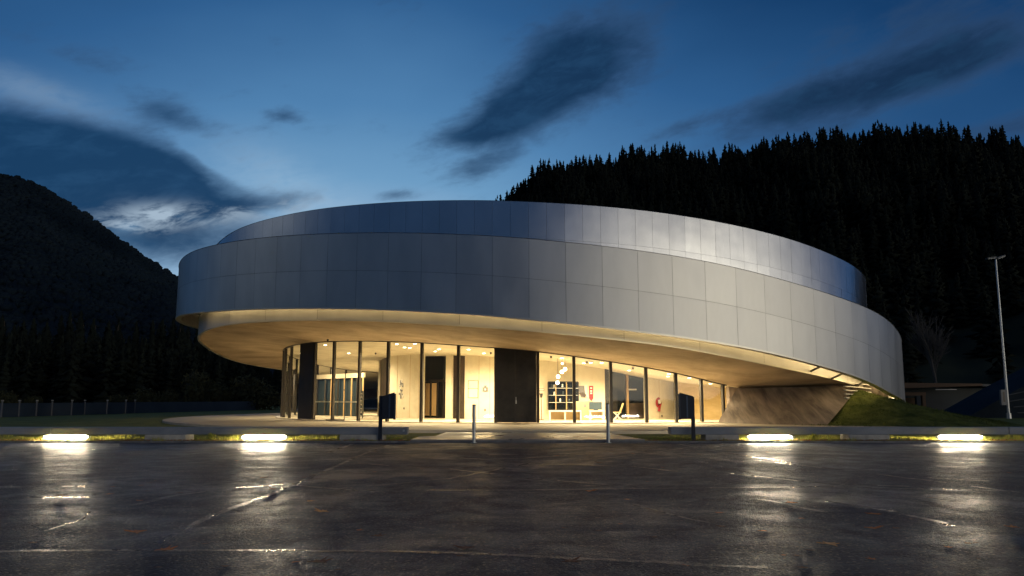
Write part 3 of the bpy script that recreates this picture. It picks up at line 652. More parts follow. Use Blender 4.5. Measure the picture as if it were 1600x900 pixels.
# red poster and its neighbours
t = on_wall('red_poster', 'narrow red pennant poster with white marks on the back wall', 'poster', 923.5, 615)
mb = MB(); w, h = 3.4 * PXM, 12 * PXM; mb.poly([(-w, -.03, h), (w, -.03, h), (w, -.03, -h * .6), (0, -.03, -h), (-w, -.03, -h * .6)], Vector((0, .02, 0))); mb.build('sheet', M['red'], t)
for k, dz in enumerate((8.5, 4, .5)):
    flat(t, 'mark', M['paper'], 3.2 * PXM, 2.2 * PXM, 0, dz * PXM, off=.032, th=.004)
t = on_wall('grey_banner', 'tall grey panel with folded dark shape on the wall behind the bench', 'banner', 909, 612, group=None)
mb = MB(); mb.poly([(-5 * PXM, -.03, 9 * PXM), (4 * PXM, -.03, 9 * PXM), (6 * PXM, -.03, -9 * PXM), (-1 * PXM, -.03, -9 * PXM), (-5 * PXM, -.03, 2 * PXM)], Vector((0, .02, 0))); mb.build('panel', M['grey'], t)
mb = MB(); mb.poly([(-6 * PXM, -.06, -2 * PXM), (4 * PXM, -.06, -9 * PXM), (7 * PXM, -.06, -5 * PXM), (2 * PXM, -.06, -1 * PXM)], Vector((0, .02, 0))); mb.build('fold', M['brown'], t)
t = on_wall('white_banner', 'white curved fabric strip hanging beside the red poster', 'banner', 915, 612)
mb = MB(); mb.poly([(-2 * PXM, -.04, 10 * PXM), (2.4 * PXM, -.04, 10 * PXM), (1.6 * PXM, -.04, 0), (4.6 * PXM, -.04, -9 * PXM), (1.5 * PXM, -.04, -7 * PXM), (-1.2 * PXM, -.04, 0)], Vector((0, .015, 0))); mb.build('cloth', M['paper'], t)
# ribbon figure
t = on_wall('ribbon_figure', 'red and white looped ribbon figure on the bright wall', 'wall figure', 1028, 632)
mb = MB(); pts = []
for k in range(17):
    a = math.pi * 2 * k / 16 * .82 + 1.2; pts.append(Vector((4.0 * PXM * math.cos(a), -.06, 3 * PXM + 6.5 * PXM * math.sin(a))))
pts += [Vector((1.5 * PXM, -.06, -5 * PXM)), Vector((0, -.06, -11 * PXM))]
for a, b_ in zip(pts[:-1], pts[1:]): mb.cyl(a, b_, .065, n=8)
mb.build('loop', M['red'], t)
mb = MB()
for k in range(6):
    a = .9 + k * .22; p = Vector((2.2 * PXM * math.cos(a), -.1, 1 * PXM + 5 * PXM * math.sin(a - .5))); mb.ball(p, .06, 8)
mb.build('highlight', M['paper'], t)
# black info sign by the door, and the broom-like stand beneath
t = on_wall('info_sign', 'small black sign with white lettering strokes right of the black door', 'sign', 846, 609)
flat(t, 'plate', M['dark'], 8.5 * PXM, 3.4 * PXM)
for k in range(5): flat(t, 'letter', M['paper'], .05, .07, (-3.3 + 1.6 * k) * PXM, 0, off=.032, th=.004)
t = placed('floor_stand', 'thin dark stand with a small bucket head right of the black door', 'stand', 846, 653, 40.6)
mb = MB(); mb.cyl((0, 0, .02), (0, 0, 1.2), .02); mb.build('pole', M['brown'], t); mb = MB(); mb.cyl((0, 0, 1.1), (0, 0, 1.32), .05, .09); mb.build('head', M['dark'], t); mb = MB(); mb.cyl((0, 0, 0), (0, 0, .03), .14); mb.build('base', M['brown'], t)
# display cabinet
t = on_wall('display_cabinet', 'black wall cabinet with lit shelves of small white models', 'cabinet', 879.5, 618.5)
W, Hh = 46 * PXM, 42 * PXM
flat(t, 'back_panel', M['darkglass'], W, Hh, th=.03)
for s in (-1, 1): flat(t, 'side', M['dark'], .03, Hh, s * (W / 2 + .018), th=.25)
for s in (-1, 1): flat(t, 'edge', M['dark'], W, .03, 0, s * (Hh / 2 + .018), th=.25)
for s in (-.5, .22): flat(t, 'upright', M['tan'], .035, Hh, s * W * .5, th=.22)
for zz in (.28, .02, -.24):
    flat(t, 'shelf', M['white'], W, .018, 0, zz * Hh, off=.042, th=.18)
for k, (xx, zz) in enumerate([(-.38, .36), (-.30, .34), (-.02, .36), (.12, .36), (.38, .36), (-.3, .08), (0, .09), (.36, .1), (-.1, -.17), (.2, -.18), (.38, -.17)]):
    mb = MB(); x = xx * W; z = zz * Hh; mb.cyl((x, -.12, z - .06), (x, -.12, z + .04), .05, .03, 10); mb.ball((x, -.12, z + .06), .045, 8); mb.build('model', M['paper'] if k % 3 else M['teal'], t)
# bench desk
t = placed('long_bench', 'long white bench table in front of the black cabinet', 'bench', 888, 655, 39.6)
mb = MB(); mb.box(-.95, .62, -.3, .3, .42, .48, bev=.008); mb.build('seat', M['white'], t)
for x in (-.93, -.2, .56):
    mb = MB(); mb.box(x, x + .06, -.28, .28, 0, .42); mb.build('leg', M['white'], t)
mb = MB(); mb.box(-.88, .55, .1, .14, .03, .42); mb.build('back_panel', M['wood'], t)
t = placed('white_table', 'small white table carrying a screen under the red poster', 'table', 932, 655, 39.8)
mb = MB(); mb.box(-.36, .36, -.28, .28, .42, .47, bev=.008); mb.build('tabletop', M['white'], t)
for x in (-.34, .28):
    mb = MB(); mb.box(x, x + .06, -.26, .26, 0, .42); mb.build('leg', M['white'], t)
mb = MB(); mb.box(-.28, .28, .05, .1, .05, .42); mb.build('back_panel', M['wood'], t)
t2 = placed('monitor', 'blue-grey screen standing on the small white table', 'screen', 931, 641, 39.9); t2.location.z = ZF + .47
mb = MB(); mb.box(-.33, .3, 0, .04, .05, .42, bev=.005); mb.build('screen', M['teal'], t2); mb = MB(); mb.box(-.1, .1, -.06, .08, 0, .05); mb.build('foot', M['darksteel'], t2)
t = placed('oak_counter', 'low oak counter block behind the bench under the grey banner', 'counter', 913, 653, 40.6)
mb = MB(); mb.box(-.42, .45, -.2, .2, 0, .92, bev=.01); mb.build('body', M['wood'], t); mb = MB(); mb.box(-.06, .1, -.215, -.2, .62, .78); mb.build('screen', M['grey'], t)
# folding chair
t = placed('folding_chair', 'pale slatted folding chair before the dark glass doors', 'chair', 965, 651.5, 38.9); t.rotation_euler = (0, 0, R(-15))
def bar(n_, m_, *segs, r=.016, root=t):
    mb = MB()
    for a, b_ in segs: mb.cyl(a, b_, r, n=8)
    mb.build(n_, m_, root)
for s in (-.2, .2):
    bar('leg', M['white'], ((-.22, s, 0), (.12, s, .40))); bar('leg', M['white'], ((.2, s, 0), (-.15, s, .40)))
    bar('back_post', M['wood'], ((.1, s, .36), (.26, s, .80)))
mb = MB(); mb.box(-.22, .16, -.2, .2, .38, .42); mb.build('seat', M['wood'], t)
mb = MB(); mb.box(-.02, .02, -.2, .2, -.2, .2, Matrix.Translation((.205, 0, .64)) @ Matrix.Rotation(R(20), 4, 'Y')); mb.build('backrest', M['wood'], t)
# shelves, far left
t = placed('book_rack', 'white tiered brochure rack beside the cream column', 'rack', 561.5, 645, 43.5)
for k in range(7):
    mb = MB(); mb.box(-.1, .16, -.14, .14, .12 + .2 * k, .15 + .2 * k); mb.build('shelf', M['white'], t)
    mb = MB(); mb.box(-.08, .14, -.05, .03, .15 + .2 * k, .27 + .2 * k); mb.build('brochure', M['grey'] if k % 2 else M['teal'], t)
for s in (-.11, .16):
    mb = MB(); mb.box(s, s + .02, -.14, .14, 0, 1.45); mb.build('side', M['darksteel'], t)
t = placed('free_standing_screen', 'slim dark floor post in the glass hall left of the brochure rack', 'post', 538, 648, 39.5)
mb = MB(); mb.cyl((0, 0, 0), (0, 0, 2.4), .022); mb.build('pole', M['mull'], t); mb = MB(); mb.box(-.9, 0, -.02, .02, 0, .05); mb.build('foot', M['mull'], t); mb = MB(); mb.box(-.06, .02, -.03, .03, 1.45, 1.5); mb.build('clip', M['mull'], t)

# lamps inside: downlights with real light
def downlight(x, y, Y, power=55, lbl='round warm downlight in the white ceiling'):
    d0 = at(x, y, Y); dd = math.degrees(math.atan2(Y - C3[1], d0.x - C3[0])) % 360; r = math.hypot(d0.x - C3[0], Y - C3[1])
    z = ceil_z(dd, r)
    o = thing('ceiling_light', lbl, 'ceiling light', (d0.x, Y, z - .012), 0, 'ceiling downlights behind the glass')
    mb = MB(); mb.cyl((0, 0, -.03), (0, 0, .0), .085, .10, 20); mb.build('housing', M['white'], o)
    mb = MB(); mb.cyl((0, 0, -.042), (0, 0, -.031), .07, .07, 20); mb.build('lens', M['lens'], o)
    L_ = bpy.data.lights.new('downlight_lamp', 'SPOT'); L_.energy = power * 22.0; L_.spot_size = R(165); L_.spot_blend = .6; L_.color = (1, .77, .44); L_.shadow_soft_size = .06
    lo = bpy.data.objects.new('lamp', L_); col.objects.link(lo); lo.parent = o; lo.location = (0, 0, -.06); return o
DL = [(508, 546, 42, 0), (545, 553, 46, 60), (620, 541, 38.5, 55), (632, 549, 40, 0), (648, 541, 37.5, 0), (640, 552, 40, 0), (686, 552, 39.5, 55), (680, 556, 41, 0), (732, 547, 38, 55), (756, 560, 39.5, 45), (878, 558, 37.5, 50),
      (912, 567, 39, 50), (923, 565, 38, 0), (940, 562, 37, 40), (983, 585, 39.5, 45), (1045, 585, 37.4, 35), (1044, 596, 39, 25), (1077, 592, 37.6, 25), (1110, 602, 38.4, 14), (470, 560, 48, 60), (600, 570, 54, 90), (520, 570, 58, 90)]
LBL = {0: 'leftmost round downlight in the hall ceiling beyond the dark side panel', 18: 'rightmost round downlight above the yellow wall by the concrete slope', 14: 'round downlight directly above the dark glass doors', 9: 'round downlight directly above the emblem box'}
for i, (x, y, Y, pw) in enumerate(DL): 
    o = downlight(x, y, Y, max(pw, 1), LBL.get(i, 'small round warm downlight in the cream ceiling behind the glass'))
# small dark sensors on the ceiling
for x, y, Y in ((512, 538, 38.5), (587, 553, 45), (767, 552, 39), (861, 562, 37.6), (917, 569, 38), (989, 578, 37.6)):
    d0 = at(x, y, Y); dd = math.degrees(math.atan2(Y - C3[1], d0.x - C3[0])) % 360; z = ceil_z(dd, math.hypot(d0.x - C3[0], Y - C3[1]))
    mb = MB(); mb.cyl((0, 0, -.10), (0, 0, .02), .035, .06, 12); o = mb.build('ceiling_sensor', M['dark']); o.location = (d0.x, Y, z)
    tag(o, 'small dark round sensor on the cream ceiling behind the glass', 'sensor', 'ceiling sensors')
# pendant globes
for k, (x, y) in enumerate(((872, 588.5), (871, 598), (878, 581), (883, 577), (878.5, 568))):
    p = at(x, y, 38.6); o = thing('pendant_lamp', ['lit glass globe lamp hanging left of the others', 'lowest lit glass globe of the hanging cluster', 'middle lit glass globe of the hanging cluster', 'right lit glass globe of the hanging cluster', 'topmost small lit globe on the pendant cord'][k] + ' before the black cabinet', 'pendant lamp', p, 0, 'pendant globes before the cabinet')
    mb = MB(); mb.ball((0, 0, 0), .085 if k < 4 else .05, 16); mb.build('globe', M['globe'], o, True)
    dd = math.degrees(math.atan2(p.y - C3[1], p.x - C3[0])) % 360; zc = ceil_z(dd, math.hypot(p.x - C3[0], p.y - C3[1]))
    mb = MB(); mb.cyl((0, 0, .07), (0, 0, max(.2, zc - p.z)), .006, n=6); mb.build('cord', M['mull'], o)

# ---------------------------------------------------------------- kerbside things
def beam(x0, x1, label):
    o = thing('concrete_beam', label, 'beam', ((x0 + x1) / 2, 23.75, .205), 0, 'long concrete beams along the kerb'); h = (x1 - x0) / 2
    n = max(1, int((x1 - x0) / 9)); L0 = (x1 - x0) / n
    mb = MB()
    for i in range(n): mb.box(-h + i * L0 + (.004 if i else 0), -h + (i + 1) * L0 - (.004 if i < n - 1 else 0), -.22, .22, 0, .205, bev=.012)
    mb.build('slab', M['beam'], o); return o
BY = 23.75
bl = beam(-34, at(636, 670, 23.55).x, 'long grey concrete beam rail along the kerb left of the entrance path')
br = beam(at(1048, 670, 23.55).x, 34, 'long grey concrete beam rail along the kerb right of the entrance path')
mb = MB(); mb.box(-.006, 0.0, -.06, -.02, .06, .12); 
mb.b.free()
p = at(636, 670, 23.5); pl_ = MB(); pl_.box(p.x - bl.location.x - .13, p.x - bl.location.x - .07, -.226, -.221, .08, .14); pl_.build('end_plate', M['steel'], bl)
for x0, x1, lb in ((231, 294, 'weathered concrete block under the left beam between the two left tube lights'), (533, 600, 'dark concrete block under the right end of the left beam'), (1100, 1152, 'concrete block under the left end of the right beam'), (1322, 1385, 'pale concrete block under the right beam between the two right tube lights'), (-70, -10, 'concrete block under the far left of the beam')):
    if x1 < 0: continue
    a, b_ = at(x0, 682, 23.6).x, at(x1, 682, 23.6).x
    mb = MB(); mb.box(-(b_ - a) / 2, (b_ - a) / 2, -.34, .3, 0, .172, bev=.012)
    o = mb.build('support_block', M['block']); o.location = ((a + b_) / 2, BY - .02, .03); tag(o, lb, 'concrete block', 'blocks under the beams')
# tube lights
def tube(xc, label, k):
    c = at(xc, 680, 23.60); o = thing('tube_light', label, 'tube light', (c.x, 23.60, .03), 0, 'tube lights under the beams')
    hl = .58
    mb = MB(); mb.cyl((-hl, 0, .105), (hl, 0, .105), .038, n=20); mb.ball((-hl, 0, .105), .038, 12); mb.ball((hl, 0, .105), .038, 12); mb.build('tube', M['tube'], o, True)
    mb = MB(); mb.box(-hl - .1, hl + .1, -.03, .06, .0, .035, bev=.006); mb.build('housing', M['steel'], o)
    for s in (-1, 1):
        mb = MB(); mb.cyl((s * (hl + .05), 0, .105), (s * (hl + .13), 0, .105), .025, .018, 12); mb.build('end_cap', M['steel'], o)
        mb = MB(); mb.box(s * (hl + .09) - .01, s * (hl + .09) + .01, -.02, .02, .04, .13); mb.build('bracket', M['steel'], o)
tube(103.5, 'glowing white tube light under the beam at the far left', 0)
tube(413, 'glowing white tube light under the left beam nearest the glass hall', 1)
tube(1203, 'glowing white tube light under the right beam in front of the concrete slope', 2)
tube(1500, 'glowing white tube light under the beam at the far right', 3)
# bollards
for xc, lb, yt in ((740.5, 'slim grey steel bollard at the kerb in front of the black door', 632), (950, 'slim grey steel bollard at the kerb in front of the dark glass doors', 630)):
    p = gnd(xc, 690, .0); Y = 22.93; x = at(xc, 660, Y).x; h = at(xc, yt, Y).z
    o = thing('bollard', lb, 'bollard', (x, Y, 0), 0, 'bollards at the path')
    mb = MB(); mb.cyl((0, 0, 0), (0, 0, h - .03), .05, n=24); mb.build('post', M['steel'], o, False); mb = MB(); mb.cyl((0, 0, h - .03), (0, 0, h), .053, .05, 24); mb.build('cap', M['darksteel'], o)
    mb = MB(); mb.cyl((0, 0, 0), (0, 0, .012), .09, n=24); mb.build('base_plate', M['steel'], o)
# information signs, each: tall post, angled trapezoid board, second post
def sign(xp, x1, x2, ytop_post, yt1, yt2, yb, label, side, ybase=688):
    Y = 23.35; P = lambda x, y: at(x, y, Y); o0 = P(xp, 680); o = thing('information_sign', label, 'sign', (o0.x, Y, .03), 0, 'signs by the path')
    loc = lambda x, y, dy=0: P(x, y) - Vector((o0.x, Y, .03)) + Vector((0, dy, 0))
    top = loc(xp, ytop_post).z; mb = MB(); mb.box(-.05, .05, -.04, .04, 0, top, bev=.006); mb.build('post', M['bluesign'], o)
    a, b_, c, d = loc(x1, yb), loc(x2, yb + (-1)), loc(x2, yt2), loc(x1, yt1)
    mb = MB(); mb.poly([a + Vector((0, -.10, 0)), b_ + Vector((0, -.35 * 0 - .10, 0)), c + Vector((0, -.10, 0)), d + Vector((0, -.10, 0))], Vector((0, .05, 0))); bd = mb.build('board', M['bluesign'], o)
    xs = (x1 * .45 + x2 * .55); e0, e1 = loc(xs, yb - 2), loc(xs, (yt1 + yt2) / 2 + 2)
    mb = MB(); mb.box(e0.x - .012, e0.x + .03, -.11, -.101, e0.z, e1.z); mb.build('trim', M['bluesign2'], bd)
    xe = x2 if side > 0 else x1; e0, e1 = loc(xe, yb), loc(xe, (yt2 if side > 0 else yt1) + 2)
    mb = MB(); mb.box(e0.x - .03, e0.x + .03, -.12, -.03, e0.z - .01, e1.z); mb.build('edge_rail', M['darksteel'], bd)
    for k in range(9):
        z = e0.z + .1 + k * .075; mb = MB(); mb.box(e0.x - .012, e0.x + .012, -.124, -.1205, z, z + .035); mb.build('mark', M['bluesign2'], bd)
sign(594, 598, 617, 618.5, 619, 613, 655, 'dark blue angled information sign left of the entrance path', 1)
sign(1083.5, 1061, 1082, 620, 613.5, 619, 655, 'dark blue angled information sign right of the entrance path', -1)

# ---------------------------------------------------------------- fallen leaves on the asphalt
def leaf_mesh(seed):
    rr = random.Random(seed); out = []; tips = [0, 52, 105, -105, -52]; lens = [1, .9, .62, .62, .9]
    prof = []
    order = sorted(zip([t % 360 for t in tips], lens)); pts = []
    for i, (a, l) in enumerate(order):
        a2 = order[(i + 1) % 5][0] + (360 if i == 4 else 0); pts += [(a - 9, l * .62), (a - 6, l * .7), (a, l * rr.uniform(.9, 1.1)), (a + 7, l * .68), (a + 10, l * .6), ((a + a2) / 2, .42)]
    bm_ = bmesh.new(); c0 = bm_.verts.new((0, 0, .10)); curl = rr.uniform(.25, .6); ph = rr.uniform(0, 6.28); V = []
    for a, r in pts:
        x, y = r * math.cos(R(a)), r * math.sin(R(a)); z = .1 + curl * (r ** 2) * abs(math.sin(R(a) * 1.5 + ph)) * .7; V.append(bm_.verts.new((x, y, z)))
    for i in range(len(V)): bm_.faces.new((c0, V[i], V[(i + 1) % len(V)]))
    r = bmesh.ops.extrude_face_region(bm_, geom=bm_.faces[:]); bmesh.ops.translate(bm_, vec=(0, 0, -.03), verts=[v for v in r['geom'] if isinstance(v, bmesh.types.BMVert)])
    bmesh.ops.create_cone(bm_, cap_ends=True, segments=5, radius1=.03, radius2=.02, depth=.7, matrix=Matrix.Translation((-.33, .05, .12)) @ Matrix.Rotation(R(85), 4, 'Y'))
    bmesh.ops.recalc_face_normals(bm_, faces=bm_.faces[:]); me = bpy.data.meshes.new('leaf'); bm_.to_mesh(me); bm_.free(); return me
LM = [leaf_mesh(i) for i in range(5)]; LMs = {}
def leaf(x, y, s, m, label, group='fallen leaves on the asphalt', idx=None):
    i = random.randrange(5) if idx is None else idx; key = (i, m)
    if key not in LMs: me = LM[i].copy(); me.materials.clear(); me.materials.append(M[m]); LMs[key] = me
    o = bpy.data.objects.new('fallen_leaf', LMs[key]); col.objects.link(o); p = gnd(x, y); o.location = (p.x, p.y, -.002); s *= 1.5; o.scale = (s, s, s * (.9 if s > .08 else .5)); o.rotation_euler = (0, 0, random.uniform(0, 6.28)); tag(o, label, 'leaf', group)
big = [(215, 832, .09, 'leaf1', 'large brown maple leaf on the asphalt below the second tube reflection on the left'), (257, 860, .075, 'leaf1', 'brown leaf lying on the worn white line at lower left'), (505, 800, .07, 'leaf3', 'curled tan leaf left of centre in the middle of the lot'), (484, 783, .05, 'leaf3', 'small tan leaf just above and left of the curled tan one'),
       (590, 838, .065, 'leaf2', 'dark brown leaf in the lower centre left'), (728, 857, .075, 'leaf2', 'dark leaf at the end of the worn line in the lower centre'), (497, 879, .08, 'leaf2', 'dark leaf near the bottom edge left of centre'), (921, 768, .075, 'leaf1', 'brown leaf just right of the centre seam'), (980, 780, .05, 'leaf3', 'bright orange-brown leaf right of centre'),
       (1125, 801, .05, 'leaf1', 'brown leaf left of the right tube reflection'), (1297, 851, .085, 'leaf3', 'pale tan leaf lying flat at lower right'), (1367, 804, .075, 'leaf1', 'upper rust-brown leaf of the pair at lower right'), (1362, 826, .07, 'leaf1', 'lower rust-brown leaf of the pair at lower right'), (1238, 786, .06, 'leaf1', 'upright brown leaf casting a shadow in the right tube reflection'),
       (94, 775, .075, 'leaf2', 'curled dark leaf standing in the far left tube reflection'), (427, 765, .07, 'leaf2', 'dark crumpled leaf where the seams meet'), (410, 747, .065, 'leaf2', 'dark leaf standing in the left centre tube reflection'), (938, 724, .08, 'leaf2', 'dark leaf cluster beyond the centre seams'), (1583, 824, .06, 'leaf1', 'brown leaf at the right edge of the lot'), (170, 772, .05, 'leaf1', 'brown leaf right of the far left tube reflection'), (890, 878, .07, 'leaf2', 'dark leaf at the bottom centre right')]
for i, (x, y, s, m_, lb) in enumerate(big): leaf(x, y, s, m_, lb, idx=i % 5)
for i in range(150):
    y = 694 + 200 * random.random() ** 2.2; x = random.uniform(0, 1600)
    leaf(x, y, random.uniform(.02, .05), random.choice(['leaf2', 'leaf2', 'leaf1']), 'tiny dark fallen leaf scattered on the wet asphalt', 'tiny leaves on the asphalt')

# ---------------------------------------------------------------- grass: verge strip and tufts
def blades(name, spots, hmin, hmax, m, wid=.006):
    n = len(spots); P = np.zeros((n, 3)); P[:, :2] = spots[:, :2]; P[:, 2] = spots[:, 2]
    a = rng.uniform(0, 6.283, n); h = rng.uniform(hmin, hmax, n) * spots[:, 3]; lean = rng.uniform(.1, .7, n) * h
    d = np.stack([np.cos(a), np.sin(a), 0 * a], 1); side = np.stack([-np.sin(a), np.cos(a), 0 * a], 1) * wid
    up = np.array([0, 0, 1.0]); v0 = P - side; v1 = P + side; v2 = P + d * lean[:, None] * .4 + up * h[:, None] * .6 + side * .7; v3 = P + d * lean[:, None] * .4 + up * h[:, None] * .6 - side * .7
    v4 = P + d * lean[:, None] + up * h[:, None]; V = np.stack([v0, v1, v2, v3, v4], 1).reshape(-1, 3); k = np.arange(n)[:, None] * 5
    F = np.concatenate([k + np.array([[0, 1, 2]]), k + np.array([[0, 2, 3]]), k + np.array([[3, 2, 4]])], 0)
    return link(name, npmesh(name, V, F), m)
def verge(nb):
    x = rng.uniform(-19, 19, nb); y = KY + .15 + 2.6 * rng.random(nb) ** 1.6
    keep = (x < pl[5].x - .1) | (x > pl[1].x + .0); x, y = x[keep], y[keep]
    dens = .55 + .45 * np.sin(x * 3.1 + np.sin(x * 7.3) * 2); k2 = rng.random(len(x)) < dens; x, y = x[k2], y[k2]
    s = .5 + .9 * np.clip(np.sin(x * 1.7) * np.sin(x * 4.9 + 1), 0, 1) ; return np.stack([x, y, np.full(len(x), .028), s], 1)
kind(tag(blades('grass_verge', verge(46000), .04, .13, M['blade'], .004), 'strip of yellow-green grass between kerb and beams', 'grass'), 'stuff')
def litter(nb):
    x = rng.uniform(-19, 19, nb); y = KY + .16 + .5 * rng.random(nb) ** 1.5; keep = (x < pl[5].x) | (x > pl[1].x); x, y = x[keep], y[keep]; n = len(x)
    a = rng.uniform(0, 6.28, n); s = rng.uniform(.012, .035, n); z = rng.uniform(.035, .055, n); t1 = rng.uniform(-.7, .7, n)
    ux = np.stack([np.cos(a) * s, np.sin(a) * s, t1 * s], 1); uy = np.stack([-np.sin(a) * s, np.cos(a) * s, rng.uniform(-.5, .9, n) * s], 1); P = np.stack([x, y, z + s * .4], 1)
    V = np.stack([P - ux, P - uy * .7, P + ux, P + uy * .7], 1).reshape(-1, 3); F = np.arange(4 * n).reshape(-1, 4); return npmesh('leaf_litter', V, F)
o = link('leaf_litter', litter(5200), M['leaf1']); kind(tag(o, 'brown leaf litter gathered along the kerb', 'leaf litter'), 'stuff')
# weeds: small tall plants
for x, y, lb in ((332, 682, 'tall leafy weed growing by the left beam between block and tube light'), (1270, 682, 'bushy weed right of the tube light before the concrete slope')):
    p = at(x, y, 23.5); t = thing('weed_plant', lb, 'weed', (p.x, 23.45, .03)); 
    q = MB()
    for k in range(7):
        a = random.uniform(0, 6.28); q.cyl((0, 0, 0), (.07 * math.cos(a), .07 * math.sin(a), random.uniform(.12, .26)), .003, n=5)
    q.build('stem', M['blade'], t); s_ = np.array([[random.gauss(0, .05), random.gauss(0, .04), random.uniform(0, .16), 1.0] for _ in range(240)]); g_ = blades('leaves', s_, .03, .09, M['blade'], .007); g_.parent = t

# mound beside the concrete slope
CR = [(302, .06), (308, .25), (312, .8), (315.5, 1.38), (318.5, 1.60), (320, 1.55), (324, 1.3), (328, 1.16), (335, 1.05), (345, .95), (360, .8), (375, .3)]
ca = np.array(CR); V, F = [], []; na, nr_ = 130, 56
for i in range(na + 1):
    d = 302 + 68 * i / na; c = float(np.interp(d, ca[:, 0], ca[:, 1]))
    for j in range(nr_ + 1):
        r = 17.2 + 10.5 * j / nr_
        u = (r - 19.6); wi, wo_ = 2.4, 6.2; k = max(0, 1 - abs(u) / (wi if u < 0 else wo_)); k = k * k * (3 - 2 * k) if u < 0 else k ** 1.25 * (1 - .0 * u)
        x, y = C1[0] + r * math.cos(R(d)), C1[1] + r * math.sin(R(d))
        bumpy = .05 * math.sin(x * 3.1 + 1.3 * math.sin(y * 2.3)) * math.sin(y * 2.7) + .03 * math.sin(x * 9 + y * 7) + random.uniform(-.012, .012)
        V.append((x, y, .0 + c * k + bumpy * min(1, c * k * 2)))
for i in range(na):
    for j in range(nr_): q = i * (nr_ + 1) + j; F.append((q, q + 1, q + nr_ + 2, q + nr_ + 1))
md = kind(pyd('grass_mound', V, F, M['mound'], None, True), 'structure')
vv = np.array(V); idx = rng.integers(0, len(vv), 26000); sel = vv[idx] + rng.normal(0, .09, (len(idx), 3)) * [1, 1, 0]; sel = np.c_[sel, np.ones(len(sel))]; sel = sel[sel[:, 2] > .1]; sel[:, 2] -= .02
kind(tag(blades('mound_grass', sel, .04, .11, M['mound'], .012), 'rough dark grass covering the mound beside the concrete slope', 'grass'), 'stuff')

# ---------------------------------------------------------------- far things on the left: fence, wall
t = thing('boundary_fence', 'low dark blue fence with slim pale-topped posts across the left lawn', 'fence', (0, 0, 0))
FP = [(-60, 56), (4, 52), (31, 53.5), (58, 55), (82, 56.5), (113, 58), (133, 60), (168, 62), (197, 64), (211, 66), (260, 70), (330, 76), (400, 84)]
Q = [at(x, 640, Y) for x, Y in FP]
V, F = [], []
for q in Q: V += [(q.x, q.y, -.1), (q.x, q.y, .92), (q.x, q.y + .06, .92), (q.x, q.y + .06, -.1)]
for i in range(len(Q) - 1):
    for k in range(3): F.append((4 * i + k, 4 * i + 4 + k, 4 * i + 5 + k, 4 * i + 1 + k))
pyd('panel', V, F, M['fencewall'], t)
for i, q in enumerate(Q[:10]):
    mb = MB(); mb.box(q.x - .035, q.x + .035, q.y - .12, q.y - .04, -.06, 1.02 + random.uniform(-.03, .05)); po = mb.build('post', M['grey'], t)
    mb = MB(); mb.box(q.x - .06, q.x + .06, q.y - .14, q.y - .02, 1.05, 1.12); mb.build('cap', M['block'], po)

# right: low building behind, sloped blue sheeting, lamp post, bare tree
lb_ = thing('low_building', 'long low flat-roofed building with timber roof edge coloured as if lit orange behind the mound', 'building', (0, 0, 0))
YB = 62
def bx(name, x0, x1, yt, yb, Y, dep, m, parent):
    a, b_ = at(x0, yt, Y), at(x1, yb, Y); mb = MB(); mb.box(a.x, b_.x, Y, Y + dep, min(a.z, b_.z), a.z); return mb.build(name, m, parent)
a, b_ = at(1380, 600, YB), at(1760, 600, YB)
mb = MB(); mb.box(a.x, b_.x, YB + .8, YB + 9, -.06, 2.0); mb.build('wall', M['bluewall'], lb_)
mb = MB(); mb.poly([Vector((a.x, YB - .6, 1.95)), Vector((at(1528, 600, YB).x, YB - .6, 2.18)), Vector((at(1528, 600, YB).x, YB - .6, 2.34)), Vector((a.x, YB - .6, 2.42))], Vector((0, 10, 0))); rf = mb.build('roof_edge', M['roofedge'], lb_)
mb = MB(); mb.box(at(1528, 600, YB).x, b_.x, YB - .5, YB + 9.5, 2.14, 2.3); mb.build('roof', M['darksteel'], lb_)
for x0, x1, y0, y1, mm in ((1412, 1447, 613, 618, 'roofedge'), (1441, 1448, 618, 645, 'roofedge'), (1432, 1440, 619, 640, 'bluewall')):
    bx('porch_frame', x0, x1, y0, y1, YB - .2, .3, M[mm], lb_)
bx('door', 1413, 1431, 622, 643, YB + .6, .15, M['roofedge'], lb_)
bx('eaves_light_rail', 1462, 1495, 608, 609.2, YB - .3, .1, M['steel'], lb_)
a = thing('blue_slope', 'steep blue sheeted slope rising at the right edge behind the lamp post', 'sheeted slope', (0, 0, 0))
P0, P1, P2, P3 = at(1506, 655, 50), at(1600, 603, 50), at(1800, 500, 50), at(1800, 655, 50)
mb = MB(); mb.poly([P0, P3, P2, P1], Vector((0, 4, 0))); mb.build('sheet', M['sheet'], a)
for k in range(4):
    q0, q1 = at(1590 - 6 * k, 645 - 9 * k, 49.97), at(1800, 640 - 24 * k, 49.97); mb = MB(); mb.cyl(q0, q1, .03, n=6); mb.build('fold', M['bluewall'], a)
p = gnd(1576.5, 654, .03); Yl = p.y
lp = thing('street_lamp', 'tall grey lamp post with twin flat heads and a sign box at the right', 'street lamp', (p.x, Yl, 0))
hz = at(1553.5, 404, Yl).z
mb = MB(); mb.cyl((0, 0, 0), (0, 0, hz), .085, .048, 16); mb.build('pole', M['steel'], lp)
mb = MB(); mb.cyl((0, 0, 0), (0, 0, .35), .15, .14, 16); mb.build('base', M['steel'], lp)
for s, rt, wl in ((-1, 8, .42), (1, 20, .5)):
    mt = Matrix.Translation((s * .28, -.02 * s, hz + .03 + (.05 if s > 0 else 0))) @ Matrix.Rotation(R(-rt if s > 0 else -rt), 4, 'Y')
    mb = MB(); mb.box(-.28, .28, -.16, .16, -.04, .05, mt, bev=.02); h_ = mb.build('lamp_head', M['darksteel'], lp)
    mb = MB(); mb.box(-.24, .24, -.13, .13, -.052, -.041, mt); mb.build('lens', M['steel'], h_)
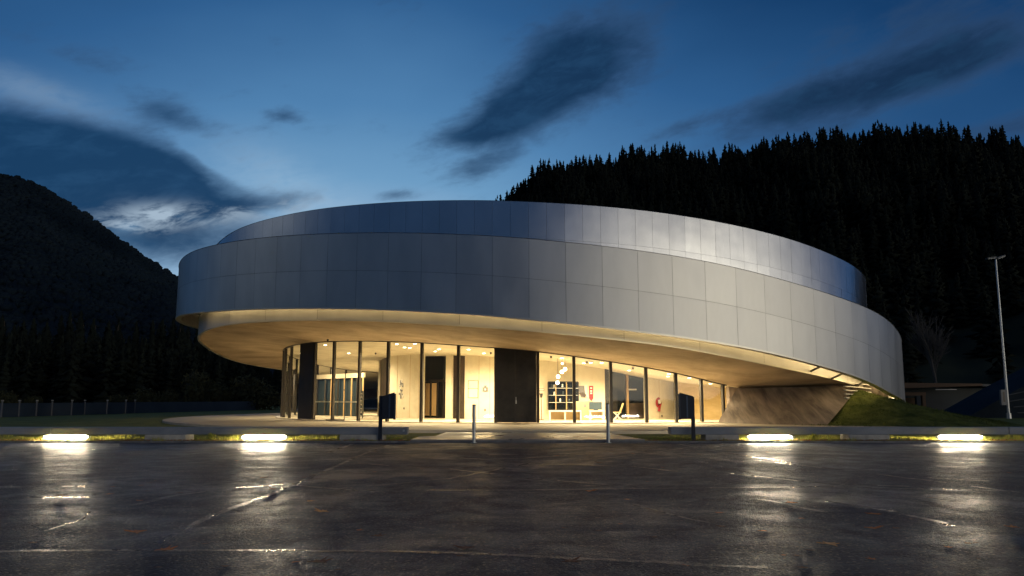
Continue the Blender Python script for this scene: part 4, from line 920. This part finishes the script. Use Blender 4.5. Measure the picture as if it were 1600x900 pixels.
mb = MB(); mb.cyl((-.35, 0, hz), (.35, 0, hz + .06), .03); mb.build('arm', M['steel'], lp)
mb = MB(); mb.box(-.45, -.08, -.14, .02, at(1570, 633, Yl).z, at(1570, 609, Yl).z, bev=.01); sb = mb.build('sign_box', M['grey'], lp)
mb = MB(); z0 = at(1570, 628, Yl).z; mb.box(-.33, -.22, -.146, -.141, z0, z0 + .6); mb.build('label_strip', M['brown'], sb)

def branch_tree(name, label, base, h, spread, m, seed, parent_group=None, depth=5):
    rr = random.Random(seed); t = thing(name, label, 'tree', base, 0, parent_group); tr = MB(); cr_ = MB()
    def grow(p, d, L0, r, k):
        q = p + d * L0; (tr if k < 2 else cr_).cyl(p, q, r, r * .68, 6 if k < 3 else 4, caps=False)
        if k >= depth: return
        for i in range(3 if k < 2 else rr.choice((2, 3))):
            ax = Vector((rr.uniform(-1, 1), rr.uniform(-1, 1), rr.uniform(-.2, .5))).normalized(); nd = (d + ax * spread * rr.uniform(.6, 1.2)).normalized(); nd = (nd + Vector((0, 0, .18))).normalized()
            grow(p.lerp(q, rr.uniform(.55, 1)), nd, L0 * rr.uniform(.6, .82), r * .62, k + 1)
        grow(q, (d + Vector((rr.uniform(-.15, .15), rr.uniform(-.15, .15), 0))).normalized(), L0 * .8, r * .68, k + 1)
    grow(Vector((0, 0, 0)), Vector((0, 0, 1)), h * .27, h * .014, 0)
    tr.build('trunk', m, t); cr_.build('crown', m, t); return t
p = at(1464, 618, 74); branch_tree('bare_tree', 'leafless pale tree behind the low building', (p.x, 74, -.05), 10.2, .62, M['palebark'], 5)
p = at(297, 630, 88); branch_tree('bare_tree', 'thin leafless sapling beyond the fence below the soffit', (p.x, 88, -.05), 4.6, .35, M['palebark'], 9, depth=4)

# ---------------------------------------------------------------- hills
def prof(pts, dist, sub=0):
    A = np.array([(azel(x, y)[0], math.tan(R(azel(x, y)[1])) / math.cos(R(0)) * dist + CAM_H - sub) for x, y in pts]); return lambda a: np.interp(a, A[:, 0], A[:, 1])
HR = 340.0
RID = [(300, 622), (430, 600), (560, 540), (650, 450), (720, 372), (790, 304), (815, 285), (835, 268), (865, 253), (900, 243), (960, 237), (1010, 235), (1060, 233), (1120, 231), (1180, 223), (1240, 212), (1290, 198), (1340, 195), (1400, 198), (1440, 193), (1500, 203), (1560, 198), (1600, 207), (1750, 215), (2000, 260), (2600, 420)]
ridge = prof(RID, HR, 12.5)
def sst(t): t = np.clip(t, 0, 1); return t * t * (3 - 2 * t)
def hill_z(a, r):
    k = (r - 95) / (HR - 95); k = np.clip(k, 0, 1); base = np.maximum(ridge(a), 0) * (k ** 1.15); return base - np.clip(r - HR, 0, 999) * .12 - .3
A_ = np.linspace(-26, 62, 176); Rr = np.concatenate([np.linspace(92, HR, 40), np.linspace(HR + 8, HR + 120, 10)])
aa, rr_ = np.meshgrid(A_, Rr, indexing='ij'); zz = hill_z(aa, rr_) + np.where(rr_ > 100, 1, 0) * (np.sin(aa * 1.9 + rr_ * .05) * 1.2 + np.sin(aa * .7 + rr_ * .021) * 1.5) * np.clip(zz_ := (rr_ - 95) / 100, 0, 1)
V = np.stack([rr_ * np.sin(np.radians(aa)), rr_ * np.cos(np.radians(aa)), zz], -1).reshape(-1, 3); na, nb = len(A_), len(Rr)
i_, j_ = np.meshgrid(np.arange(na - 1), np.arange(nb - 1), indexing='ij'); q = (i_ * nb + j_).ravel(); F = np.stack([q, q + 1, q + nb + 1, q + nb], 1)
me = npmesh('hill', V, F); me.shade_smooth(); kind(link('hill', me, M['hill']), 'structure')
def hzz(a, r): return hill_z(a, r) + (np.sin(a * 1.9 + r * .05) * 1.2 + np.sin(a * .7 + r * .021) * 1.5) * np.clip((r - 95) / 100, 0, 1)

def conifer(seed, tiers, per_, detail=True):
    """unit-height conifer: drooping ragged branches at irregular heights; returns V,F"""
    rr = np.random.default_rng(seed); V, F = [], []; nb_ = tiers * per_; lopx, lopy = rr.uniform(-.03, .03, 2)
    for t in range(nb_):
        f = ((t + rr.uniform(0, 1)) / nb_) ** .92; z = .08 + .90 * f; rad = .20 * (1 - f) ** .9 + .014; a = rr.uniform(0, 6.283)
        L0 = rad * rr.uniform(.45, 1.25) * (1 + .25 * math.sin(a * 2 + seed)); w = L0 * rr.uniform(.22, .5) + .007; cx, cy_ = lopx * f, lopy * f
        ca_, sa_ = math.cos(a), math.sin(a); dz = L0 * rr.uniform(-.75, .05)
        b0 = len(V); V += [(cx, cy_, z + .03), (cx + ca_ * L0 * .6 - sa_ * w, cy_ + sa_ * L0 * .6 + ca_ * w, z + dz * .7), (cx + ca_ * L0, cy_ + sa_ * L0, z + dz), (cx + ca_ * L0 * .6 + sa_ * w, cy_ + sa_ * L0 * .6 - ca_ * w, z + dz * .6), (cx + ca_ * L0 * .4, cy_ + sa_ * L0 * .4, z + dz * .5 - .045)]
        F += [(b0, b0 + 1, b0 + 2), (b0, b0 + 2, b0 + 3), (b0 + 4, b0 + 2, b0 + 1), (b0 + 4, b0 + 3, b0 + 2)]
    b0 = len(V); x, y = lopx, lopy; V += [(x, y, 1.0), (x + .009, y, .90), (x - .009, y + .007, .90), (x, y - .009, .90)]; F += [(b0, b0 + 1, b0 + 2), (b0, b0 + 2, b0 + 3), (b0, b0 + 3, b0 + 1)]
    return np.array(V), np.array(F)
CON = []
for s in range(7):
    V, F = conifer(s, 24, 11); me = npmesh('crown', V, F); me.materials.append(M['needles'])
    b = bmesh.new(); bmesh.ops.create_cone(b, cap_ends=False, segments=6, radius1=.016, radius2=.003, depth=.92, matrix=Matrix.Translation((0, 0, .46))); mt_ = bpy.data.meshes.new('trunk'); b.to_mesh(mt_); b.free(); mt_.materials.append(M['bark']); CON.append((me, mt_))
def plant_conifer(x, y, z, h, w, label, group, i=None):
    i = random.randrange(7) if i is None else i; o = thing('conifer_tree', label, 'tree', (x, y, z), random.uniform(0, 6.28), group); o.scale = (h * w, h * w, h)
    for nm, me in zip(('crown', 'trunk'), CON[i]): c = bpy.data.objects.new(nm, me); col.objects.link(c); c.parent = o
# crest trees, one by one
cnt = 0; px = 782.0
while px < 1612 and cnt < 200:
    a = azel(px, 200)[0]; r = HR + random.uniform(-16, 8); el_y = None; hh = random.choice((7.5, 8.5, 9.5, 10.5, 11.5, 13)) * random.uniform(.88, 1.12)
    x, y = r * math.sin(R(a)), r * math.cos(R(a)); z = float(hzz(a, r)) - .5
    lab = 'dark conifer standing on the crest of the hill against the sky'
    if px < 783: lab = 'dark conifer at the left foot of the hill crest above the roof edge'
    plant_conifer(x, y, z, hh, random.uniform(.85, 1.35), lab, 'conifers on the hill crest'); cnt += 1; px += random.choice((2.5, 4, 5, 6, 8, 11))
# slope forest below: one mass
def merged(name, protos, pos, m):
    Vs, Fs, o0 = [], [], 0
    for (x, y, z, h, w, rz) in pos:
        V, F = protos[int(rng.integers(0, len(protos)))]; c, s = math.cos(rz), math.sin(rz)
        Q_ = np.stack([(V[:, 0] * c - V[:, 1] * s) * h * w + x, (V[:, 0] * s + V[:, 1] * c) * h * w + y, V[:, 2] * h + z], 1); Vs.append(Q_); Fs.append(F + o0); o0 += len(V)
    return link(name, npmesh(name, np.concatenate(Vs), np.concatenate(Fs)), m)
lowp = [conifer(20 + s, 10, 8) for s in range(6)]
pos = []
for _ in range(5200):
    a = rng.uniform(-13, 40); r = 100 + (HR - 108) * math.sqrt(rng.random()); z = float(hzz(a, r))
    if z < -.4: continue
    h = rng.uniform(7, 15) * (1.15 if r > 180 else .8); pos.append((r * math.sin(R(a)), r * math.cos(R(a)), z - .5, h, rng.uniform(.85, 1.35), rng.uniform(0, 6.28)))
kind(tag(merged('hill_forest', lowp, pos, M['forest']), 'dense dark conifer forest covering the hillside behind the hall', 'forest'), 'stuff')

# left mountain
MR = 900.0
MRID = [(-500, 330), (-200, 285), (-60, 268), (0, 270), (30, 275), (60, 286), (100, 310), (140, 335), (180, 364), (230, 402), (283, 432), (330, 468), (400, 520), (500, 590), (560, 612), (640, 622)]
mr = prof(MRID, MR, 3)
A_ = np.linspace(-50, -8, 330); Rr = np.linspace(330, MR + 160, 110); aa, rr_ = np.meshgrid(A_, Rr, indexing='ij')
k = np.clip((rr_ - 330) / (MR - 330), 0, 1); zz = np.maximum(mr(aa), 0) * k ** 1.25 - np.clip(rr_ - MR, 0, 999) * .2
gul = np.sin(aa * .9 + rr_ * .006) * 12 + np.sin(aa * 2.3 - rr_ * .011) * 6; zz = zz + gul * k * (1 - k) * 1.1 + rng.normal(0, 1.0, zz.shape) * (k > .02) - .6
V = np.stack([rr_ * np.sin(np.radians(aa)), rr_ * np.cos(np.radians(aa)), zz], -1).reshape(-1, 3); na, nb = len(A_), len(Rr)
i_, j_ = np.meshgrid(np.arange(na - 1), np.arange(nb - 1), indexing='ij'); q = (i_ * nb + j_).ravel(); F = np.stack([q, q + 1, q + nb + 1, q + nb], 1)
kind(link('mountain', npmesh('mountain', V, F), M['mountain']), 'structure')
def blob(seed):
    b = bmesh.new(); bmesh.ops.create_icosphere(b, subdivisions=2, radius=.5); r_ = random.Random(seed)
    for v in b.verts: v.co = v.co * r_.uniform(.7, 1.25) + Vector((0, 0, .45))
    b.verts.ensure_lookup_table(); V = np.array([v.co[:] for v in b.verts]); F = np.array([[x.index for x in f.verts] for f in b.faces]); b.free(); return V, F
bl_ = [blob(s) for s in range(5)]; pos = []
for _ in range(7500):
    a = rng.uniform(-36, -18); kk = math.sqrt(rng.random()); r = 340 + (MR - 335) * kk; k = (r - 330) / (MR - 330)
    z = max(float(mr(a)), 0) * k ** 1.25 + (math.sin(a * .9 + r * .006) * 12 + math.sin(a * 2.3 - r * .011) * 6) * k * (1 - k) * 1.1
    h = rng.uniform(2.5, 5); pos.append((r * math.sin(R(a)), r * math.cos(R(a)), z - 2, h, rng.uniform(.8, 1.4), rng.uniform(0, 6.28)))
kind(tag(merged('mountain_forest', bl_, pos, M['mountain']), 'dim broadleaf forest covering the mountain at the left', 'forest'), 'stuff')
# valley conifers on the left, in front of the mountain
pos = []
for i in range(46):
    px_ = -20 + 470 * i / 45 + random.uniform(-5, 5); Y = random.uniform(140, 175); top = np.interp(px_, [0, 60, 110, 200, 290, 430], [488, 496, 482, 500, 492, 545]) + random.choice((0, 6, 14, 22)); p = at(px_, 600, Y); h = at(px_, top, Y).z
    plant_conifer(p.x, Y, -.3, h, random.uniform(.75, 1.0), 'dark conifer in the valley below the left mountain', 'valley conifers at the left')
for _ in range(420):
    px_ = rng.uniform(-60, 520); Y = rng.uniform(120, 200); top = np.interp(px_, [0, 290, 430, 520], [520, 530, 575, 590]) + rng.uniform(-6, 26); p = at(px_, 600, Y); pos.append((p.x, Y, -.3, at(px_, top, Y).z, rng.uniform(.9, 1.3), rng.uniform(0, 6.28)))
kind(tag(merged('valley_forest', lowp, pos, M['needles']), 'dark mass of lower trees filling the valley at the left', 'forest'), 'stuff')
# shrubs beyond the fence
def shrub_mesh(seed):
    r_ = np.random.default_rng(seed); n = 1500; c = r_.normal(0, 1, (n, 3)); c /= np.linalg.norm(c, axis=1)[:, None]; lob = r_.normal(0, .22, (6, 3)); rad = .55 * r_.random(n) ** .4; P = c * rad[:, None] * [1, 1, .8] + lob[r_.integers(0, 6, n)] + [0, 0, .55]
    P[:, 2] = np.abs(P[:, 2]); u = r_.normal(0, .045, (n, 3)); v = r_.normal(0, .045, (n, 3)); V = np.stack([P - u, P + v, P + u], 1).reshape(-1, 3); me = npmesh('foliage', V, np.arange(3 * n).reshape(-1, 3)); me.materials.append(M['bush']); return me
SH = [shrub_mesh(s) for s in range(3)]
SHL = ['low rounded bush behind the fence at the far left', 'small bush behind the fence below the forest', 'broad bush beyond the fence with a dim yellow edge', 'tall bush beyond the fence under the mountain foot', 'wide bush nearest the bare sapling', 'tall bush behind the bare sapling', 'bush beyond the lawn under the soffit edge', 'rightmost bush beside the glass wall edge']
for (x, ytop, w), lb in zip(((12, 606, 34), (48, 614, 26), (178, 612, 36), (228, 602, 46), (262, 604, 40), (310, 582, 50), (350, 596, 44), (404, 590, 60)), SHL):
    Y = 84; p = at(x, 630, Y); h = at(x, ytop, Y).z; o = thing('bush', lb, 'bush', (p.x, Y, -.1), random.uniform(0, 6), 'bushes beyond the fence'); wm = w * Y / 1250; o.scale = (wm * .8, wm * .8, h * .85)
    c = bpy.data.objects.new('foliage', SH[random.randrange(3)]); col.objects.link(c); c.parent = o
    mb = MB(); mb.cyl((0, 0, 0), (0, 0, .5), .03, .015, 6); mb.build('stem', M['bark'], o)
